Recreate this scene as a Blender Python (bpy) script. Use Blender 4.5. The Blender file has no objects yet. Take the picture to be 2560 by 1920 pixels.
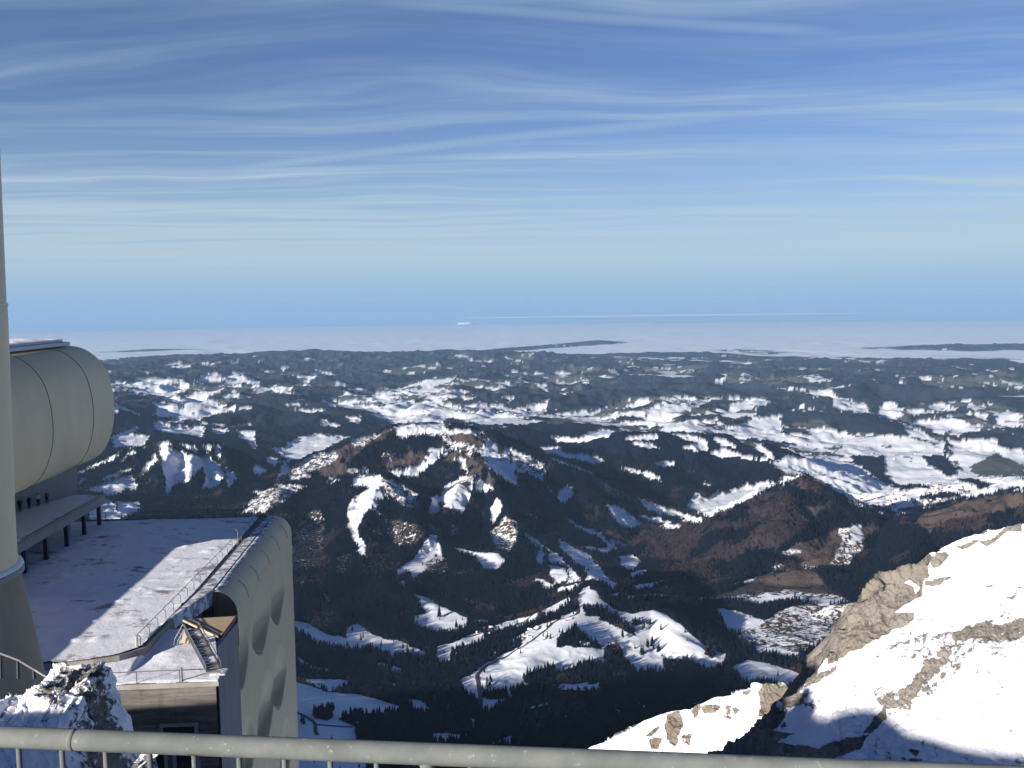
import bpy, bmesh, math, random
import numpy as np
from mathutils import Vector, Matrix
R = math.radians
SC = bpy.context.scene
COL = SC.collection
rng = np.random.default_rng(7)
random.seed(7)

# ---------------------------------------------------------------- camera, light, exposure
F = 2348.0                       # focal length in pixels of the 2560x1920 photograph
V0, ROLL = 757.0, R(0.70)        # where the eye-level horizon crosses the middle, roll
PITCH = math.atan((960.0 - V0) / F)
cam_d = bpy.data.cameras.new("camera")
cam = bpy.data.objects.new("camera", cam_d); COL.objects.link(cam)
cam_d.sensor_width = 36.0
cam_d.lens = 36.0 * F / 2560.0
cam_d.clip_start = 0.05
cam_d.clip_end = 400000.0
CM = (Matrix.Rotation(R(90) - PITCH, 4, 'X') @ Matrix.Rotation(-ROLL, 4, 'Z'))
cam.matrix_world = CM
SC.camera = cam
CR = np.array(CM.to_3x3())

SUN_HEAD, SUN_EL = 46.0, 14.0    # heading the light travels to (right of straight ahead), height
world = bpy.data.worlds.new("World"); SC.world = world
world.use_nodes = True
sun_d = bpy.data.lights.new("sun", 'SUN'); sun = bpy.data.objects.new("sun", sun_d); COL.objects.link(sun)
sun_d.energy = 5.0; sun_d.angle = R(0.5); sun_d.color = (1.0, 0.93, 0.84)
h = R(SUN_HEAD); e = R(SUN_EL)
travel = Vector((math.sin(h) * math.cos(e), math.cos(h) * math.cos(e), -math.sin(e)))
sun.rotation_euler = travel.to_track_quat('-Z', 'Y').to_euler()
SC.view_settings.view_transform = 'Standard'
SC.view_settings.look = 'None'
SC.view_settings.exposure = 0.75
SC.view_settings.gamma = 1.0
SC.render.engine = 'CYCLES'
SC.cycles.use_denoising = True
SC.cycles.max_bounces = 6
SC.cycles.diffuse_bounces = 2
SC.cycles.glossy_bounces = 2
SC.cycles.transparent_max_bounces = 12
SC.cycles.volume_bounces = 0
SC.cycles.caustics_reflective = False
SC.cycles.caustics_refractive = False

# ---------------------------------------------------------------- node helpers
def new_mat(name):
    m = bpy.data.materials.new(name); m.use_nodes = True
    nt = m.node_tree; nt.nodes.clear()
    return m, nt
class NT:
    def __init__(s, nt): s.nt = nt
    def n(s, typ, **kw):
        nd = s.nt.nodes.new(typ)
        for k, v in kw.items(): setattr(nd, k, v)
        return nd
    def l(s, a, b): s.nt.links.new(a, b)
    def val(s, sock, v):
        if hasattr(v, 'is_output') or isinstance(v, bpy.types.NodeSocket): s.l(v, sock)
        else: sock.default_value = v
    def math(s, op, a, b=0.0, c=0.0, clamp=False):
        nd = s.n('ShaderNodeMath', operation=op, use_clamp=clamp)
        s.val(nd.inputs[0], a); s.val(nd.inputs[1], b)
        if len(nd.inputs) > 2: s.val(nd.inputs[2], c)
        return nd.outputs[0]
    def mix(s, f, a, b, mode='MIX'):
        nd = s.n('ShaderNodeMix', data_type='RGBA', blend_type=mode)
        s.val(nd.inputs[0], f)
        for i, v in ((6, a), (7, b)):
            if isinstance(v, (tuple, list)): v = tuple(v) + (1.0,) * (4 - len(v))
            s.val(nd.inputs[i], v)
        return nd.outputs[2]
    def smooth(s, x, lo, hi, a=0.0, b=1.0):
        nd = s.n('ShaderNodeMapRange', interpolation_type='SMOOTHSTEP')
        s.val(nd.inputs[0], x)
        for i, v in zip((1, 2, 3, 4), (lo, hi, a, b)): nd.inputs[i].default_value = v
        return nd.outputs[0]
    def noise(s, vec, scale, detail=4.0, rough=0.55, dist=0.0):
        nd = s.n('ShaderNodeTexNoise')
        s.l(vec, nd.inputs['Vector'])
        nd.inputs['Scale'].default_value = scale; nd.inputs['Detail'].default_value = detail
        nd.inputs['Roughness'].default_value = rough; nd.inputs['Distortion'].default_value = dist
        return nd.outputs[0]
    def mapping(s, vec, scale=(1, 1, 1), rot=(0, 0, 0), loc=(0, 0, 0)):
        nd = s.n('ShaderNodeMapping')
        s.l(vec, nd.inputs[0]); nd.inputs[1].default_value = loc
        nd.inputs[2].default_value = rot; nd.inputs[3].default_value = scale
        return nd.outputs[0]
    def bump(s, hgt, dist, strength=1.0, normal=None):
        nd = s.n('ShaderNodeBump'); s.l(hgt, nd.inputs['Height'])
        nd.inputs['Distance'].default_value = dist; nd.inputs['Strength'].default_value = strength
        if normal is not None: s.l(normal, nd.inputs['Normal'])
        return nd.outputs[0]
    def principled(s, color, rough=0.7, normal=None, metallic=0.0, spec=0.3):
        b = s.n('ShaderNodeBsdfPrincipled'); o = s.n('ShaderNodeOutputMaterial')
        if isinstance(color, tuple): color = tuple(color) + (1.0,) * (4 - len(color))
        s.val(b.inputs['Base Color'], color); s.val(b.inputs['Roughness'], rough)
        b.inputs['Metallic'].default_value = metallic
        b.inputs['Specular IOR Level'].default_value = spec
        if normal is not None: s.l(normal, b.inputs['Normal'])
        s.l(b.outputs[0], o.inputs[0])
        return b, o

# ---------------------------------------------------------------- sky with thin cirrus
wt = NT(world.node_tree); world.node_tree.nodes.clear()
sky = wt.n('ShaderNodeTexSky', sky_type='NISHITA', sun_disc=False)
sky.sun_elevation = R(SUN_EL); sky.sun_rotation = R(180 + SUN_HEAD)
sky.altitude = 2500; sky.air_density = 1.0; sky.dust_density = 0.0; sky.ozone_density = 3.0
tc = wt.n('ShaderNodeTexCoord')
sep = wt.n('ShaderNodeSeparateXYZ'); wt.l(tc.outputs['Generated'], sep.inputs[0])
zz = wt.math('MAXIMUM', wt.math('ADD', sep.outputs[2], 0.012), 0.004)
px_ = wt.math('DIVIDE', sep.outputs[0], zz); py_ = wt.math('DIVIDE', sep.outputs[1], zz)
cmb = wt.n('ShaderNodeCombineXYZ'); wt.l(px_, cmb.inputs[0]); wt.l(py_, cmb.inputs[1])
P0 = cmb.outputs[0]
warp = wt.n('ShaderNodeTexNoise'); wt.l(P0, warp.inputs['Vector']); warp.inputs['Scale'].default_value = 0.22
warp.inputs['Detail'].default_value = 3
wv = wt.n('ShaderNodeVectorMath', operation='MULTIPLY_ADD')
wt.l(warp.outputs['Color'], wv.inputs[0]); wv.inputs[1].default_value = (2.6, 2.6, 0); wt.l(P0, wv.inputs[2])
st = wt.mapping(wv.outputs[0], scale=(0.16, 1.05, 1), rot=(0, 0, R(36)))
st2 = wt.mapping(wv.outputs[0], scale=(0.10, 1.5, 1), rot=(0, 0, R(8)), loc=(3, 5, 0))
n1 = wt.noise(st, 1.0, 6, 0.6); n2 = wt.noise(st2, 1.0, 5, 0.55)
n3 = wt.noise(wt.mapping(P0, scale=(.5, .5, 1), loc=(9, 2, 0)), 0.55, 3, 0.5)
c1 = wt.smooth(n1, 0.40, 0.74); c2 = wt.smooth(n2, 0.47, 0.74)
n4 = wt.noise(wt.mapping(wv.outputs[0], scale=(0.5, 3.2, 1), rot=(0, 0, R(34)), loc=(4, 1, 0)), 1.0, 6, 0.65)
c = wt.math('MULTIPLY_ADD', c1, 0.62, wt.math('MULTIPLY', c2, 0.50))
c = wt.math('MULTIPLY', c, wt.smooth(n4, 0.25, 0.65, 0.45, 1.25))
c = wt.math('ADD', wt.math('MULTIPLY', c, wt.smooth(n3, 0.25, 0.62, 0.35, 1.0)), 0.07)
def contrail(ax, ay, bx, by, w, strength, prev):
    # a line on the cloud plane through two points, with soft and broken edges
    dx, dy = bx - ax, by - ay; L = math.hypot(dx, dy); nx, ny = -dy / L, dx / L
    wob = wt.math('MULTIPLY', wt.math('SUBTRACT', n3, 0.5), 0.5)
    d = wt.math('ADD', wt.math('MULTIPLY', wt.math('SUBTRACT', px_, ax), nx), wt.math('MULTIPLY', wt.math('SUBTRACT', py_, ay), ny))
    d = wt.math('ABSOLUTE', wt.math('ADD', d, wob))
    t = wt.math('ADD', wt.math('MULTIPLY', wt.math('SUBTRACT', px_, ax), dx / L / L), wt.math('MULTIPLY', wt.math('SUBTRACT', py_, ay), dy / L / L))
    g = wt.smooth(d, 0.0, w, 1.0, 0.0)
    ends = wt.math('MULTIPLY', wt.smooth(t, -0.1, 0.25), wt.smooth(t, 0.9, 1.25, 1.0, 0.0))
    g = wt.math('MULTIPLY', wt.math('MULTIPLY', g, ends), strength)
    return wt.math('MAXIMUM', prev, g)
c = contrail(-0.62, 3.05, 1.1, 3.45, 0.13, 0.34, c)
c = contrail(-2.6, 6.9, 3.0, 3.9, 0.26, 0.34, c)
veil = wt.smooth(sep.outputs[2], 0.0, 0.22, 0.93, 0.0)
veil = wt.math('MULTIPLY', veil, wt.smooth(n2, 0.30, 0.60, 0.8, 1.0))
c = wt.math('MINIMUM', wt.math('ADD', c, veil), 0.95)
# the thin cloud lies over the lowland only; overhead and behind the sky is clear
c = wt.math('MULTIPLY', c, wt.math('MULTIPLY', wt.smooth(sep.outputs[1], -0.1, 0.5), wt.smooth(sep.outputs[2], 0.38, 0.60, 1.0, 0.0)))
skyc = wt.mix(1.0, sky.outputs[0], (0.90, 0.95, 1.18), 'MULTIPLY')
skyc = wt.mix(wt.smooth(sep.outputs[2], 0.36, 0.75), skyc, wt.mix(1.0, skyc, (.55, .62, .75), 'MULTIPLY'))
cloudc = wt.mix(wt.smooth(sep.outputs[2], 0.0, 0.055), (3.25, 5.3, 7.9), (4.9, 6.4, 7.7))
cl = wt.mix(c, skyc, cloudc)
bg = wt.n('ShaderNodeBackground'); wt.l(cl, bg.inputs[0]); bg.inputs[1].default_value = 0.055
wo = wt.n('ShaderNodeOutputWorld'); wt.l(bg.outputs[0], wo.inputs[0])

# ---------------------------------------------------------------- geometry helpers
def ray(u, v):
    d = CR @ np.array([(u - 1280.0) / F, (960.0 - v) / F, -1.0])
    return d
def P(u, v, D):
    """world point seen at photo pixel (u, v) at forward distance D"""
    d = ray(u, v); return d * (D / d[1])
def PZ(u, v, z):
    d = ray(u, v); return d * (z / d[2])
def uv(x, y, z):
    c_ = CR.T @ np.stack([x, y, z]).reshape(3, -1)
    u = 1280.0 + F * c_[0] / -c_[2]; v = 960.0 - F * c_[1] / -c_[2]
    return u.reshape(np.shape(x)), v.reshape(np.shape(x))
REARTH = 6371000.0

# numpy gradient noise
_perm = np.random.default_rng(3).permutation(256); _perm = np.concatenate([_perm, _perm])
_ga = np.random.default_rng(4).uniform(0, 2 * np.pi, 256); _gx, _gy = np.cos(_ga), np.sin(_ga)
def gnoise(x, y):
    xi = np.floor(x).astype(np.int64); yi = np.floor(y).astype(np.int64)
    xf = x - xi; yf = y - yi; xi &= 255; yi &= 255
    u = xf * xf * xf * (xf * (xf * 6 - 15) + 10); w = yf * yf * yf * (yf * (yf * 6 - 15) + 10)
    def g(ix, iy, fx, fy):
        k = _perm[_perm[ix & 255] + (iy & 255)]
        return _gx[k] * fx + _gy[k] * fy
    a = g(xi, yi, xf, yf); b = g(xi + 1, yi, xf - 1, yf)
    c_ = g(xi, yi + 1, xf, yf - 1); d = g(xi + 1, yi + 1, xf - 1, yf - 1)
    return ((a + u * (b - a)) * (1 - w) + (c_ + u * (d - c_)) * w) * 1.5
def fbm(x, y, wl, octs=4, gain=0.5, ridged=False, seed=0.0):
    s = 0.0; a = 1.0; tot = 0.0; f = 1.0 / wl
    for i in range(octs):
        n_ = gnoise(x * f + seed + 17.3 * i, y * f + seed * 1.7 + 9.1 * i)
        s = s + a * ((1 - 2 * np.abs(n_)) if ridged else n_)
        tot += a; a *= gain; f *= 2.03
    return s / tot
def smooth01(x, lo, hi):
    t = np.clip((x - lo) / (hi - lo), 0, 1); return t * t * (3 - 2 * t)

def tag(o, label=None, cat=None, group=None, kind=None):
    if label: o['label'] = label
    if cat: o['category'] = cat
    if group: o['group'] = group
    if kind: o['kind'] = kind
    return o
def mesh_np(name, verts, faces, mat, parent=None, smooth=False, attrs=None):
    """faces: (n,3) or (n,4) int array"""
    me = bpy.data.meshes.new(name)
    verts = np.asarray(verts, dtype=np.float32); faces = np.asarray(faces, dtype=np.int32)
    k = faces.shape[1]
    me.vertices.add(len(verts)); me.vertices.foreach_set('co', verts.ravel())
    me.loops.add(faces.size); me.loops.foreach_set('vertex_index', faces.ravel())
    me.polygons.add(len(faces))
    me.polygons.foreach_set('loop_start', np.arange(0, faces.size, k, dtype=np.int32))
    me.polygons.foreach_set('loop_total', np.full(len(faces), k, dtype=np.int32))
    if smooth: me.polygons.foreach_set('use_smooth', np.ones(len(faces), dtype=bool))
    me.update(calc_edges=True); me.validate()
    for nm, arr in (attrs or {}).items():
        if arr.ndim == 1:
            at = me.attributes.new(nm, 'FLOAT', 'POINT'); at.data.foreach_set('value', arr.astype(np.float32))
        else:
            at = me.attributes.new(nm, 'FLOAT_COLOR', 'POINT'); at.data.foreach_set('color', arr.astype(np.float32).ravel())
    if mat: me.materials.append(mat)
    o = bpy.data.objects.new(name, me); COL.objects.link(o)
    if parent: o.parent = parent
    return o
def grid_faces(nr, nc):
    i = np.arange(nr * nc, dtype=np.int32).reshape(nr, nc)
    return np.stack([i[:-1, :-1], i[:-1, 1:], i[1:, 1:], i[1:, :-1]], -1).reshape(-1, 4)

# ---------------------------------------------------------------- the land below
Z1 = (2.765, 0, 780); Z3 = (2.765, 560, 1020); Z4 = (2.765, 1160, 1020); Z5 = (2.765, 1760, 1020)
Z6 = (2.765, 700, 1400); Z7 = (1.907, 1400, 1320); Z8 = (1.843, 200, 740); Z9 = (1.843, 1360, 740)

CTRL = """720 1800 2500;1000 1850 2400;1300 1860 2300;1600 1850 2200;1750 1700 2900;2050 1700 2900;900 1700 2950;1150 1700 2950
780 1560 3500;950 1620 3300;1100 1590 3500;300 1700 2700;0 1600 3200;1560 1480 4300;1540 1400 5000;1560 1350 5700;1730 1270 6600;1880 1235 7000
1850 1560 3600;2000 1620 3200;2100 1540 3600;1900 1490 4000;2100 1440 4300;2300 1420 4000;2560 1400 3800;1700 1450 4400;1850 1420 4600
1900 1150 9000;2100 1250 7600;2330 1240 7600;2400 1150 9500;2560 1150 9500;2000 1100 11000;2200 1070 12000;2500 1060 12500;1700 1080 10500
1500 1060 11000;1500 1040 12500;1200 1010 14000;900 1040 12500;700 1110 9000;500 1180 7000;300 1060 9500;560 1250 6000;640 1340 5000
230 1350 4500;0 1250 5500;0 1050 9500;400 960 16000;300 930 20000;0 930 20000;700 960 18000;1000 930 22000;1500 950 20000;1800 950 19000
2200 960 17500;2500 950 17800;1300 885 28500;600 895 27000;900 890 27500;1350 1200 7400;1100 1110 8200;1420 1330 5500
1300 1480 4000;1000 1500 3900;860 1450 4100"""
CTRL = [tuple(map(float, p.split())) for p in CTRL.replace('\n', ';').split(';') if p.strip()]
cx = np.array([P(*p) for p in CTRL])
# the floor under the sea of fog
extra = []
for th in np.linspace(-36, 36, 7):
    for D, z in ((40000, -2350), (60000, -2700), (900, -1020), (1600, -1060)):
        extra.append((math.tan(R(th)) * D, D, z))
for th in (4, 14, 24, 34):
    extra.append((math.tan(R(th)) * 31000, 31000, -1950))
for th in (-38, -33): extra.append((math.tan(R(th)) * 30000, 30000, -1850))
extra.append((math.tan(R(30)) * 23500, 23500, -1760)); extra.append((math.tan(R(36)) * 22000, 22000, -1760))
cx = np.vstack([cx, np.array(extra)])
def lp(x, y):
    return np.stack([1.6 * np.arctan2(x, y), np.log(np.hypot(x, y))], -1)
_q = lp(cx[:, 0], cx[:, 1])
_A = np.sqrt(((_q[:, None] - _q[None]) ** 2).sum(-1) + 0.03 ** 2)
_n = len(_q); _M = np.zeros((_n + 1, _n + 1)); _M[:_n, :_n] = _A + 0.0 * np.eye(_n); _M[:_n, _n] = 1; _M[_n, :_n] = 1
_wgt = np.linalg.solve(_M, np.append(cx[:, 2], 0))
def base(x, y):
    q = lp(x, y); s = np.full(x.shape, _wgt[-1])
    for i in range(_n):
        s = s + _wgt[i] * np.sqrt((q[..., 0] - _q[i, 0]) ** 2 + (q[..., 1] - _q[i, 1]) ** 2 + 0.0009)
    return s
# ridge lines: slope, roundness (m), then photo points with their distance
RIDGES = [
 (.42, 60, "850 1128 6600;960 1085 6900;1010 1066 7000;1150 1068 7000;1200 1080 7000;1250 1118 6800;1330 1148 6700;1382 1168 6500;1450 1230 6200;1530 1320 5700"),
 (.40, 50, "850 1128 6600;760 1175 6300;700 1205 6200;620 1262 6000"),
 (.70, 15, "1190 1135 6500;1212 1165 5900;1250 1240 5500;1290 1310 5200;1300 1375 4900"),
 (.75, 15, "1212 1165 5900;1150 1205 5600;1110 1275 5300"),
 (.50, 25, "800 1203 5900;880 1196 5600;955 1191 5600;1035 1232 5500"),
 (.50, 20, "955 1191 5600;905 1290 5000;915 1400 4500;880 1500 4000"),
 (.55, 20, "955 1191 5600;1000 1260 5200;1060 1330 4800"),
 (.80, 10, "1092 1335 4900;1040 1400 4600;1000 1445 4400"),
 (.80, 10, "1092 1335 4900;1115 1410 4550;1160 1450 4350"),
 (.50, 30, "1140 1370 4800;1240 1383 4700;1262 1402 4600;1230 1490 4200"),
 (.45, 30, "600 1275 5600;700 1215 5800;740 1208 5850;800 1203 5900"),
 (.45, 30, "690 1225 5700;700 1350 4800;760 1480 4000"),
 (.55, 15, "190 1192 6600;300 1125 6900;420 1108 7000;553 1116 7000;593 1189 6600;615 1216 6400"),
 (.70, 12, "420 1108 7000;398 1180 6300;405 1265 5700"),
 (.70, 12, "520 1140 6950;565 1195 6400;560 1240 6000"),
 (.70, 12, "470 1112 7000;480 1200 6200"),
 (.35, 60, "1180 1078 8400;1290 1071 8400;1390 1092 8300;1558 1084 8000;1680 1086 8000;1804 1092 8000;1883 1106 7900;1941 1168 7400;1950 1205 7000"),
 (.35, 40, "1400 1110 8100;1440 1180 7200;1500 1270 6400"),
 (.35, 40, "1600 1086 8000;1640 1190 7100"),
 (.35, 40, "1790 1092 8000;1800 1190 7300"),
 (.48, 12, "1545 1380 5400;1600 1345 5450;1750 1297 5400;1900 1228 5250;1975 1192 5200;2006 1186 5200;2060 1212 5200;2145 1268 5100;2250 1288 5000;2330 1270 4900;2420 1248 4700;2560 1210 4500;2800 1180 4300;3100 1170 4200"),
 (.50, 12, "2006 1186 5200;1950 1300 4750;1870 1390 4500"),
 (.45, 15, "2145 1268 5100;2120 1340 4650;2030 1390 4450"),
 (.45, 15, "2330 1270 4900;2290 1370 4250;2230 1470 3700"),
 (.40, 15, "1700 1490 4250;1850 1452 4250;1990 1424 4250;2080 1432 4200"),
 (.25, 40, "1830 1600 3350;1900 1560 3500;2000 1512 3700;2140 1508 3650"),
 (.25, 60, "2230 1292 6000;2400 1237 6100;2560 1197 6200;2800 1160 6300"),
 (.20, 100, "560 998 12500;680 990 12500;800 1008 12200;920 1060 10800"),
 (.22, 80, "230 1040 10500;310 1040 10500;450 1042 10500;620 1075 9500;720 1105 8900"),
 (.20, 100, "200 972 14000;330 985 13500;430 1020 12500"),
 (.12, 100, "960 985 15500;1060 960 16500;1133 942 17000;1250 965 17000;1340 992 16000"),
 (.16, 100, "1500 960 18000;1631 941 18500;1780 946 18500;1960 975 17500"),
 (.14, 100, "220 930 25000;330 896 26500;460 885 28000;560 886 28500;640 880 29000;780 874 30000;900 880 30000;1130 873 31000;1250 880 30000;1380 884 29500"),
 (.09, 100, "300 905 22000;500 925 20000;700 930 20000;900 925 20500;1100 915 21500"),
 (.12, 60, "1250 872 33000;1400 860 37000;1500 850 39500;1545 856 39500"),
 (.10, 60, "1450 886 29500;1620 882 28600;1750 881 28800;1850 890 26600;1900 905 24500"),
 (.10, 60, "1930 914 22600;2020 905 23600;2150 905 23500;2200 912 22500;2310 906 22800;2400 925 21300"),
 (.08, 60, "292 879 36500;380 873 37500;465 874 37500"), (.08, 60, "970 869 39000;1030 866 40500;1090 867 40500"),
 (.07, 80, "2190 871 31500;2300 866 31500;2400 861 31500;2600 861 31500"), (.08, 60, "1840 875 31500;1870 875 31500"),
 (.08, 60, "1905 883 29500;1940 883 29500"), (.08, 60, "1920 895 27000;1950 894 27000"),
 (.16, 100, "1000 1030 13000;1100 1020 13300;1240 1030 13000"),
 (.16, 100, "1390 1035 12600;1480 1018 13000;1600 1035 12600"),
 (.18, 100, "1700 1070 11000;1830 1035 11800;1960 1030 12000;2130 1040 11600;2260 1075 10600"),
 (.12, 100, "2100 965 17500;2250 968 17300;2500 980 16500;2700 980 16500"),
 (.10, 100, "1200 1060 9800;1300 1050 10300"),
 (.28, 25, "1185 1790 2600;1250 1690 2900;1330 1640 3050;1420 1570 3250;1490 1500 3550;1500 1452 3800;1462 1430 3900"),
 (.45, 15, "1462 1430 3900;1530 1475 3700;1600 1530 3500;1700 1590 3250"),
 (.35, 30, "1540 1540 3400;1620 1524 3480;1690 1560 3350"),
 (.30, 20, "1462 1430 3900;1380 1500 3750;1290 1560 3600;1120 1620 3350"),
 (.30, 25, "960 1470 3950;1050 1500 3850;1150 1540 3700"),
 (.25, 25, "740 1700 3000;850 1740 2850;980 1770 2750"),
]
RID = []
for sl, rd, s in RIDGES:
    pts = np.array([P(*map(float, p.split())) for p in s.split(';')])
    RID.append((sl, rd, pts))
def height(x, y):
    D = np.hypot(x, y)
    amp = np.clip(D / 6000.0, 0.35, 2.2)
    wx = x + 150 * amp * fbm(x, y, 900 * amp.mean(), 4, seed=1.3) ; wy = y + 150 * amp * fbm(x, y, 900 * amp.mean(), 4, seed=5.1)
    z = base(x, y)
    hill = fbm(x, y, 2600.0, 5, 0.55, ridged=True, seed=2.2)
    far = smooth01(D, 8500, 12000)
    under = smooth01(D, 26000, 34000)
    z = z + far * (1 - under) * ((hill - 0.15) * 190 + 120 * (fbm(x, y, 1100.0, 4, 0.5, ridged=True, seed=2.9) - .3) * smooth01(hill, -.1, .4)) + under * (hill - .2) * 40
    z = z + (1 - far) * (25 * fbm(x, y, 600.0, 4, 0.5, seed=8.8) + 8 * fbm(x, y, 190.0, 3, 0.5, seed=8.1))
    # gullies bite deeper the further below a ridge
    gul = fbm(wx, wy, 420.0, 4, 0.55, ridged=True, seed=4.4)
    gulf = fbm(wx, wy, 1500.0, 4, 0.55, ridged=True, seed=6.4)
    for sl, rd, pts in RID:
        dm = pts[:, 1].mean()
        k = min(1.0, 6000.0 / dm) if dm > 6000 else 1.0
        dist_w = max(1.0, dm / 8000.0)
        best = None
        lo = pts[:, :2].min(0) - 1600 * dist_w * 1.2; hi = pts[:, :2].max(0) + 1600 * dist_w * 1.2
        m = (x > lo[0]) & (x < hi[0]) & (y > lo[1]) & (y < hi[1])
        if not m.any(): continue
        X = (x + 0.35 * (wx - x))[m]; Y = (y + 0.35 * (wy - y))[m]
        for a, b in zip(pts[:-1], pts[1:]):
            d = b - a; L2 = d[0] ** 2 + d[1] ** 2
            t = np.clip(((X - a[0]) * d[0] + (Y - a[1]) * d[1]) / L2, 0, 1)
            ds = np.hypot(X - a[0] - t * d[0], Y - a[1] - t * d[1])
            zr = a[2] + t * d[2] - sl * (np.sqrt(ds * ds + rd * rd) - rd)
            best = zr if best is None else np.maximum(best, zr)
            bd = ds if best is zr else bd if False else None
        if 14000 < dm < 32000: best = best + 70 * (fbm(x[m], y[m], 1500.0, 4, .55, ridged=True, seed=77.) - .45)
        drop = np.clip((pts[:, 2].max() - best), 0, 400)
        g = (gul if dm < 9500 else gulf)[m]
        best = best - (0.75 - g) * np.clip(drop, 0, 150) * 0.42 * (1 if dm < 9500 else 0.8)
        zm = z[m]
        hdiff = best - zm; w = 14.0 * dist_w
        z[m] = np.where(hdiff > w, best, np.where(hdiff < -w, zm, zm + (hdiff + w) ** 2 / (4 * w)))
    z = z + 5.0 * amp * fbm(x, y, 130.0, 4, 0.5, seed=9.2)
    near = 1 - smooth01(D, 7500, 10500)
    hi = smooth01(z, -1330, -1050) * smooth01(D, 4300, 5200) * near
    z = z + hi * 34 * (fbm(wx, wy, 210.0, 4, 0.6, ridged=True, seed=14.0) - 0.45)
    return z

# land cover, traced as outlines on the photograph and laid on the ground it shows
S, FO, BR, DE, K, GR, PA = 0, 1, 2, 3, 4, 5, 6   # snow, conifers, brown grass, bare wood, tufted snow, green field, open wood
COVER = []
def cov(Z, cls, *polys):
    for s in polys:
        a = [tuple(map(float, p.split(','))) for p in s.split()]
        a = np.array([(Z[1] + px / Z[0], Z[2] + py / Z[0]) for px, py in a])
        COVER.append((cls, a))
Z0 = (1.0, 0, 0)
#COVERDATA
cov(Z0, FO, "150,1030 500,1040 900,1060 1100,1090 1300,1065 1560,1080 1810,1085 1950,1160 1960,1210 2010,1186 2150,1265 2260,1290 2420,1230 2560,1220 2800,1180 2800,2000 0,2000 0,1240")
cov(Z0, S, "2150,1280 2260,1286 2420,1235 2560,1190 2560,1218 2420,1248 2330,1268 2250,1290")
cov(Z0, DE, "1560,1350 1750,1300 1900,1235 1960,1230 2050,1290 1950,1370 1800,1400 1700,1420 1620,1420",
 "2230,1300 2330,1290 2420,1260 2560,1230 2560,1290 2440,1330 2330,1330 2250,1320", "640,1300 760,1280 830,1400 800,1480 700,1420",
 "960,1300 1060,1320 1040,1370 970,1360", "1560,1320 1700,1300 1620,1380 1570,1370")
cov(Z0, BR, "2300,1290 2420,1252 2560,1228 2560,1262 2500,1280 2440,1290 2380,1300 2330,1330 2280,1320","1995,1205 2020,1205 2015,1230 2000,1230",
 "2000,1270 2060,1265 2040,1290 2010,1300")
cov(Z1, S, "785,870 940,800 950,820 900,850 1040,850 1000,940 780,950","1060,780 1160,760 1180,800 1420,800 1400,880 1280,850 1170,850 1080,820",
 "1450,810 1600,825 1500,860","1640,830 1760,830 1770,960 1740,950 1720,900 1650,870",
 "1100,930 1160,910 1210,970 1300,1000 1450,1010 1530,1080 1560,1130 1530,1200 1460,1250 1390,1230 1420,1180 1400,1090 1340,1150 1260,1200 1230,1200 1180,1240 1160,1310 1130,1150 1110,1050",
 "950,1150 1080,990 1090,1050 980,1150","1230,930 1360,930 1350,980","1400,920 1470,930 1430,1000","1490,930 1530,930 1530,1020 1500,1000",
 "1560,1090 1640,1130 1610,1200 1580,1240 1560,1180","525,1130 650,1060 800,1000 860,975 790,1030 640,1090 530,1160",
 "525,1180 680,1105 600,1160 540,1210","690,1170 820,1110 940,1080 900,1110 720,1190","800,1060 890,990 960,960 880,1010 830,1060",
 "530,1230 650,1220 880,1140 940,1180 940,1240 870,1250 800,1290 750,1290 620,1240","620,1360 700,1300 760,1300 840,1410 840,1470 620,1480",
 "790,1310 960,1330 960,1400 850,1440","1040,930 1150,905 1160,915 1060,945","2000,985 1890,1190 2080,1110 2160,1150 2000,1190","1760,1060 1850,1100 1800,1150 1750,1120",
 "1840,1010 1960,1040 1900,1080","1860,950 1960,990 1990,900 2100,940 2212,870 2212,900 2080,1030 1990,1030")
cov(Z3, BR, "1170,130 1080,170 1000,215 860,240 700,310 560,380 450,440 340,520 480,480 640,450 660,500 800,470 1000,460 850,440 850,400 960,300 1000,260 1120,230 1130,180")
cov(Z3, K, "450,430 600,340 760,300 800,340 700,400 560,440 480,470","880,230 1000,200 1100,180 1000,240 900,270","850,430 1000,430 1000,465 860,470")
cov(Z3, S, "1170,190 1200,130 1300,115 1480,130 1560,160 1780,165 1800,200 1700,175 1560,190 1490,190 1400,190 1350,195 1260,215 1210,225")
cov(Z3, FO, "1120,190 1210,220 1480,200 1470,270 1400,310 1270,310 1100,400 1000,440 850,400 960,290 1110,240")
cov(Z3, BR, "1270,300 1390,320 1370,380 1250,410 1060,450 1130,400","1570,170 1760,190 1780,280 1740,300 1690,240 1580,250")
cov(Z3, S, "1400,310 1520,270 1500,330 1440,390 1390,440 1300,490 1100,465 1250,420 1380,380",
 "1780,170 1830,230 1880,260 2100,330 2200,400 2212,530 2100,460 2010,440 2040,550 1960,510 1880,460 1810,390 1740,310 1790,260")
cov(Z3, K, "1490,160 1560,170 1580,250 1700,240 1760,310 1730,340 1600,290 1500,340 1520,260","2000,320 2212,400 2212,480 2100,440 2020,420")
cov(Z3, BR, "1500,340 1600,300 1700,330 1760,400 1640,450 1620,380 1480,390","1900,270 1940,280 1930,340 1900,330","1980,290 2000,320 1990,390 1970,380")
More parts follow.
